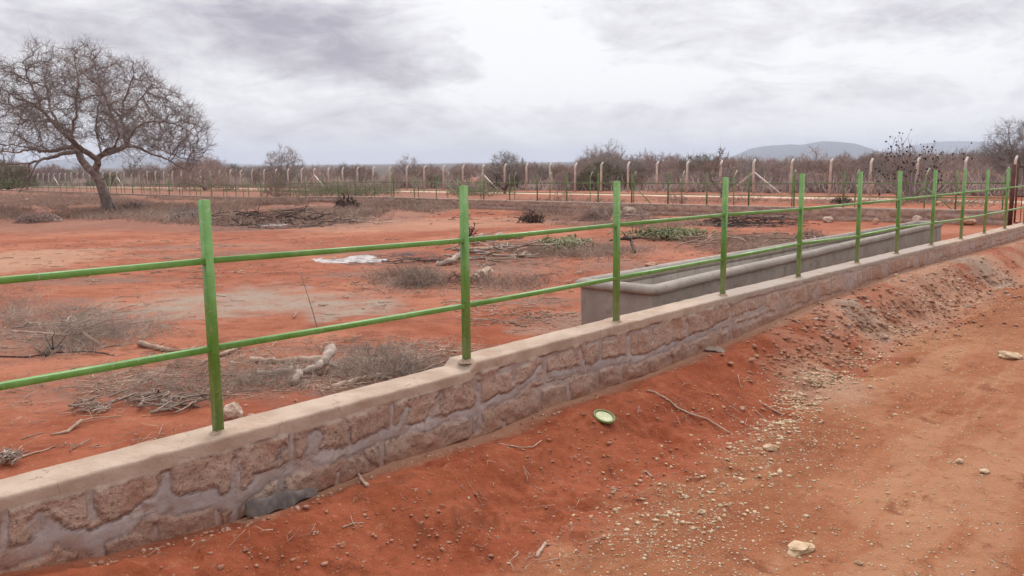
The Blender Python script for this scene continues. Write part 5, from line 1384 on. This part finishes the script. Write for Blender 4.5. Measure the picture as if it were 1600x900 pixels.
# ------------------------------------------------------------------ rocks
def rock_mesh(seed, sub=3, sq=(1, .8, .6), rough=.35):
    bm = bmesh.new(); bmesh.ops.create_icosphere(bm, subdivisions=sub, radius=1.0); off = Vector((seed * 3.7, seed * 1.3, seed * 7.1))
    for v in bm.verts:
        c = v.co.copy(); q = 1 + rough * (mnoise.noise(c * 1.1 + off)) + rough * .45 * mnoise.noise(c * 2.9 + off)
        # facet
        for k in range(5):
            a = Vector((math.sin(seed * 5 + k * 2.1), math.cos(seed * 3 + k * 1.7), math.sin(seed + k * 3.3))).normalized(); dd = c.dot(a)
            if dd > .72: q *= 1 - (dd - .72) * .7
        v.co = Vector((c.x * q * sq[0], c.y * q * sq[1], c.z * q * sq[2]))
    me = bpy.data.meshes.new('rock'); bm.to_mesh(me); bm.free(); return me
def rock(px, py, wpx, hpx, mat, label, seed, name='rock', cat='rock', sink=.25):
    p = g1(px, py); w_ = wpx / FPX * p[1] / 2; h_ = hpx / FPX * p[1] / 2
    me = rock_mesh(seed, 3); me.materials.append(mat); o = bpy.data.objects.new(name, me); COL.objects.link(o)
    o.scale = (w_, w_ * .85, h_ / .6); o.location = (p[0], p[1] + w_ * .3, p[2] + h_ * (1 - sink * 1.6)); o.rotation_euler = (0, 0, seed * 1.3); tag(o, label, cat); return o
rock(362, 655, 44, 36, M_rock, 'squarish pink-grey rock against the wall beside the first tall green post', 1)
rock(392, 652, 18, 8, M_rock, 'small flat stone right of the squarish rock by the wall', 2)
rock(1249, 862, 60, 15, M_gravel, 'largest pale flat stone on the dirt road at the bottom right', 3, sink=.5)
rock(1582, 560, 46, 15, M_gravel, 'pale flat stone on the dirt road at the right edge', 4, sink=.4)
rock(1540, 742, 17, 9, M_gravel, 'small whitish stone on the road right of its middle', 5)
rock(1500, 725, 15, 9, M_gravel, 'small whitish stone left of its pair on the right of the road', 6)
rock(1343, 882, 14, 7, M_gravel, 'small pale stone at the bottom edge of the road', 7)
rock(943, 847, 14, 11, M_rockr, 'brown round stone at the foot of the red bank', 8)
rock(962, 800, 14, 9, M_gravel, 'pale pebble among gravel at the foot of the red bank', 9)
rock(1097, 804, 16, 10, M_gravel, 'pale stone in the middle of the gravel on the road side', 10)
rock(1160, 640, 12, 8, M_rockr, 'brown stone on the bank right of the long curved stick', 11)
rock(1205, 704, 26, 11, M_gravel, 'flat pale stone at the lower end of the pale gravel', 12)
rock(1295, 348, 22.5, 13.5, M_rock, 'pale rock at the foot of the far wall right of the fifth tall green post', 13)
rock(1392, 347, 17.5, 16.2, M_rock, 'rounded pale rock by the far wall between sixth and seventh tall green posts', 14)
rock(1433, 350, 21.25, 17.55, M_rock, 'larger pale rock by the far wall right of the seventh tall green post', 15)
rock(1369, 351, 12.5, 10.8, M_rockr, 'small reddish rock left of the rounded pale rock by the far wall', 16)
rock(1514, 352, 27.5, 17.55, M_rockr, 'reddish pale rock by the far wall right of the ninth tall green post', 17)
rock(1488, 348, 17.5, 12.15, M_rock, 'low pale rock left of the reddish rock by the far wall', 18)
rock(984, 338, 25, 18.9, M_rock, 'whitish broken block at the far wall right of the third tall green post', 19)
rock(967, 340, 15, 16.2, M_rock, 'small whitish block touching the third tall green post', 20)
rock(788, 318, 10, 8, M_rock, 'dark-edged stone on the far wall foot right of the second tall green post', 21)
rock(365, 317, 9, 4, M_rock, 'white stone in the dry scrub above and right of the first tall green post', 22)
rock(41, 313, 9, 4, M_rock, 'white stone in the dry scrub at the far left', 23)
rock(199, 318, 14, 3, M_rock, 'flat pale stone in the dry scrub right of the large tree', 24)
rock(265, 298, 12, 4, M_rock, 'pale rock by the pale track right of the large tree', 25)
rock(1172, 306 - 18, 6, 3, M_rock, 'white stone by the concrete posts above the fourth tall green post', 26)
rock(1196, 300, 9, 5, M_rock, 'white footing stone right of the braced concrete post', 27)
rock(1470, 322, 15, 9.45, M_rockr, 'reddish stone beyond the far wall right of the eighth tall green post', 28)
rock(870, 431, 16, 12, M_clod, 'dark red lump of soil behind the lower bar', 29, 'soil_clod', 'clod') if False else None
rock(495, 346, 14, 6, M_rockr, 'orange stone in front of the burnt branch pile', 30)
rock(1045, 366, 12, 8, M_rock, 'white stone on the heap of cut green branches', 31)
rock(1018, 416, 26, 8, M_rockr, 'reddish stone at the near end of the trough behind the lower bar', 32)
rock(1120, 549, 38, 10, M_deadg, 'flat grey scrap of board at the foot of the wall below the fourth tall post', 33, 'board_piece', 'board', .45)
rock(1400, 432, 9, 5, M_gravel, 'tiny white stone at the foot of the near wall below the seventh tall green post', 34)
rock(1536, 405, 8, 5, M_gravel, 'white pebble at the foot of the near wall below the ninth tall green post', 35)

# gravel and soil clods: beyond counting
def pebbles(regions, name, label, mat, smin, smax, seed, outside=True):
    rr = np.random.default_rng(seed); out = []
    for (cx, cy, rx, ry, nn) in regions:
        a = rr.random(nn) * 6.283; q = np.sqrt(rr.random(nn)) * (1 + .3 * rr.normal(0, 1, nn)); out.append(np.stack([cx + rx * q * np.cos(a), cy + ry * q * np.sin(a)], 1))
    p = np.concatenate(out); P = gp(p[:, 0], np.minimum(p[:, 1], 960)); t, n = tn(P[:, 0], P[:, 1]); P = P[(n > .16) if outside else (n < -.2)]
    bm = bmesh.new(); bmesh.ops.create_icosphere(bm, subdivisions=1, radius=1.0); bv = np.array([v.co[:] for v in bm.verts]); bf = np.array([[v.index for v in f.verts] for f in bm.faces]); bm.free()
    m_ = len(P); s = (smin + (smax - smin) * rr.random(m_) ** 4.5)
    V = bv[None] * (1 + .30 * rr.normal(0, 1, (m_, len(bv), 1)).clip(-1.6, 1.6)) * (1 + .22 * rr.normal(0, 1, (m_, len(bv), 3))) * (np.stack([1 + .5 * rr.random(m_), np.ones(m_), .5 + .3 * rr.random(m_)], 1) * s[:, None])[:, None, :]
    a = rr.random(m_) * 6.28; c_, s_ = np.cos(a)[:, None], np.sin(a)[:, None]; V = np.stack([V[..., 0] * c_ - V[..., 1] * s_, V[..., 0] * s_ + V[..., 1] * c_, V[..., 2]], -1)
    V = V + (P + np.stack([0 * s, 0 * s, s * .15], 1))[:, None, :]
    mb = MB(); mb.add(V.reshape(-1, 3), (bf[None] + (np.arange(m_) * len(bv))[:, None, None]).reshape(-1, 3)); o = mb.build(name, mat); tag(o, label, name.replace('_', ' '), None, 'stuff')
pebbles([(1290, 590, 55, 14, 900), (1245, 628, 40, 20, 900), (1215, 662, 30, 18, 500), (1330, 560, 60, 14, 500), (1400, 515, 70, 12, 500), (1500, 470, 80, 14, 400), (1180, 700, 70, 30, 350), (1060, 800, 150, 45, 420), (1130, 740, 120, 40, 300), (1420, 540, 90, 30, 250), (1250, 640, 120, 60, 500)], 'gravel', 'pale angular gravel spilled along the edge of the dirt road', M_gravel, .0025, .016, 1)
pebbles([(1300, 780, 330, 130, 1500), (1450, 600, 200, 80, 900), (1050, 860, 200, 50, 900), (1560, 500, 60, 50, 400)], 'road_grit', 'fine grit and small stones embedded in the dirt road', M_gravel, .0015, .009, 2)
pebbles([(1450, 480, 160, 38, 1300), (1350, 510, 140, 34, 900), (1540, 440, 60, 26, 700), (1250, 560, 90, 26, 500)], 'soil_clods', 'crumbled red-brown clods on the bank outside the wall', M_clod, .003, .028, 3)
pebbles([(950, 720, 180, 80, 700), (700, 830, 250, 60, 500), (400, 870, 200, 25, 200), (1100, 620, 120, 40, 300)], 'soil_clods', 'fine red crumbs of soil on the freshly dug bank', M_clod, .002, .012, 4)
pebbles([(1380, 500, 120, 26, 260), (1500, 440, 80, 24, 200), (1400, 470, 160, 26, 200)], 'rubble', 'pinkish stone rubble strewn over the far part of the bank', M_rock, .004, .030, 5)
wpx = [(a, float(b)) for a, b in zip(np.linspace(150, 1560, 60), np.interp(np.linspace(150, 1560, 60), [130, 230, 400, 500, 620, 760, 850, 1000, 1100, 1250, 1400, 1500, 1600], [885, 855, 815, 775, 725, 685, 645, 595, 555, 485, 430, 404, 376]))]
pebbles([(a, b + 4, 18, 5, 14) for a, b in wpx], 'mortar_crumbs', 'crumbs of stone and mortar lying along the foot of the near wall', M_rockr, .002, .016, 6)
pebbles([(300, 600, 250, 60, 300), (800, 470, 200, 60, 300), (870, 500, 40, 14, 300), (500, 430, 400, 50, 300), (1150, 380, 250, 25, 200)], 'yard_crumbs', 'small stones and crumbs scattered over the bare earth of the yard', M_rockr, .003, .018, 7, False)

# ------------------------------------------------------------------ green lid, rubber strip
def build_lid():
    p = g1(944, 658); m, n, b = new_mat('lid_green', .55, .4); g = n.new('ShaderNodeTexCoord').outputs['Object']
    n.put(b.inputs['Base Color'], n.mix(n.rng(n.noise(g, 25, 4, .7), .4, .62), (.40, .45, .22), (.56, .52, .34)))
    m2, n2_, b2 = new_mat('lid_rim_green', .5, .4); b2.inputs['Base Color'].default_value = (.16, .19, .06, 1)
    root = empty('bucket_lid', p + np.array([0, 0, .030]), 'round green plastic bucket lid lying on the red bank', 'lid')
    def rev(prof, nm, mt, ring=False):
        k = 40; V = [(math.cos(2 * math.pi * j / k) * r_, math.sin(2 * math.pi * j / k) * r_, z_) for (r_, z_) in prof for j in range(k)]
        q = [[a * k + j, a * k + (j + 1) % k, (a + 1) * k + (j + 1) % k, (a + 1) * k + j] for a in range(len(prof) - 1) for j in range(k)]
        if ring: q += [[(len(prof) - 1) * k + j, (len(prof) - 1) * k + (j + 1) % k, (j + 1) % k, j] for j in range(k)]
        mb = MB(); mb.add(V, q)
        if not ring: mb.f.setdefault(k, []).append(np.array([list(range(k))])); mb.f.setdefault(k, []).append(np.array([list(range((len(prof) - 1) * k, len(prof) * k))]))
        o = mb.build(nm, mt, root, True); bm = bmesh.new(); bm.from_mesh(o.data); bmesh.ops.recalc_face_normals(bm, faces=bm.faces[:]); bm.to_mesh(o.data); bm.free()
        o.data.materials[0] = mt; return o
    rev([(.060, -.004), (.060, .001), (.050, .003), (.046, .0015), (.010, .002)], 'disc', m)
    rev([(.0605, -.006), (.073, -.006), (.076, .001), (.074, .008), (.068, .011), (.0605, .007)], 'rim', m2, True)
    root.rotation_euler = (R(16), R(14), 0)
build_lid()
def build_strip():
    m, n, b = new_mat('grey_rubber', .85, .12); g = n.new('ShaderNodeNewGeometry').outputs['Position']
    n.put(b.inputs['Base Color'], n.mix(n.rng(n.noise(g, 14, 4, .6), .35, .65), (.12, .10, .092), (.22, .185, .165)))
    P = [g1(384, 812), g1(410, 806), g1(440, 796), g1(470, 784), g1(496, 772)]; wd = [.016, .030, .028, .020, .006]; lift = [.095, .10, .10, .075, .03]
    L = 28; A = np.linspace(0, 4, L); C = np.array([[np.interp(a, range(5), [q[k] for q in P]) for k in range(3)] for a in A]); W_ = np.interp(A, range(5), wd); Lf = np.interp(A, range(5), lift)
    V = []; K = 9; tg = np.gradient(C, axis=0); tg /= np.linalg.norm(tg, axis=1, keepdims=True)
    for th in (0, -.004):
        for i in range(L):
            s_ = np.cross(tg[i], z3); s_ /= np.linalg.norm(s_)
            for k in range(K):
                f = k / (K - 1) * 2 - 1; arch = (1 - f * f) * Lf[i] * .45 + Lf[i] * .35 - f * W_[i] * .9 + .008 * math.sin(i * .6 + f * 2); wv = 1 + .12 * math.sin(i * .9)
                V.append(C[i] + s_ * f * W_[i] * wv + z3 * (arch + th + .004))
    q = []
    for i in range(L - 1):
        for k in range(K - 1):
            a = i * K + k; q.append([a, a + 1, a + K + 1, a + K]); a += L * K; q.append([a + K, a + K + 1, a + 1, a])
    def side(idx):
        for a, b_ in zip(idx[:-1], idx[1:]): q.append([a, b_, b_ + L * K, a + L * K])
    side([i * K for i in range(L)]); side([i * K + K - 1 for i in range(L)][::-1]); side(list(range(K))[::-1]); side([(L - 1) * K + k for k in range(K)])
    mb = MB(); mb.add(V, q); o = mb.build('rubber_strip', m, None, True); tag(o, 'curled strip of dark grey rubber lying at the foot of the near wall', 'rubber strip')
build_strip()
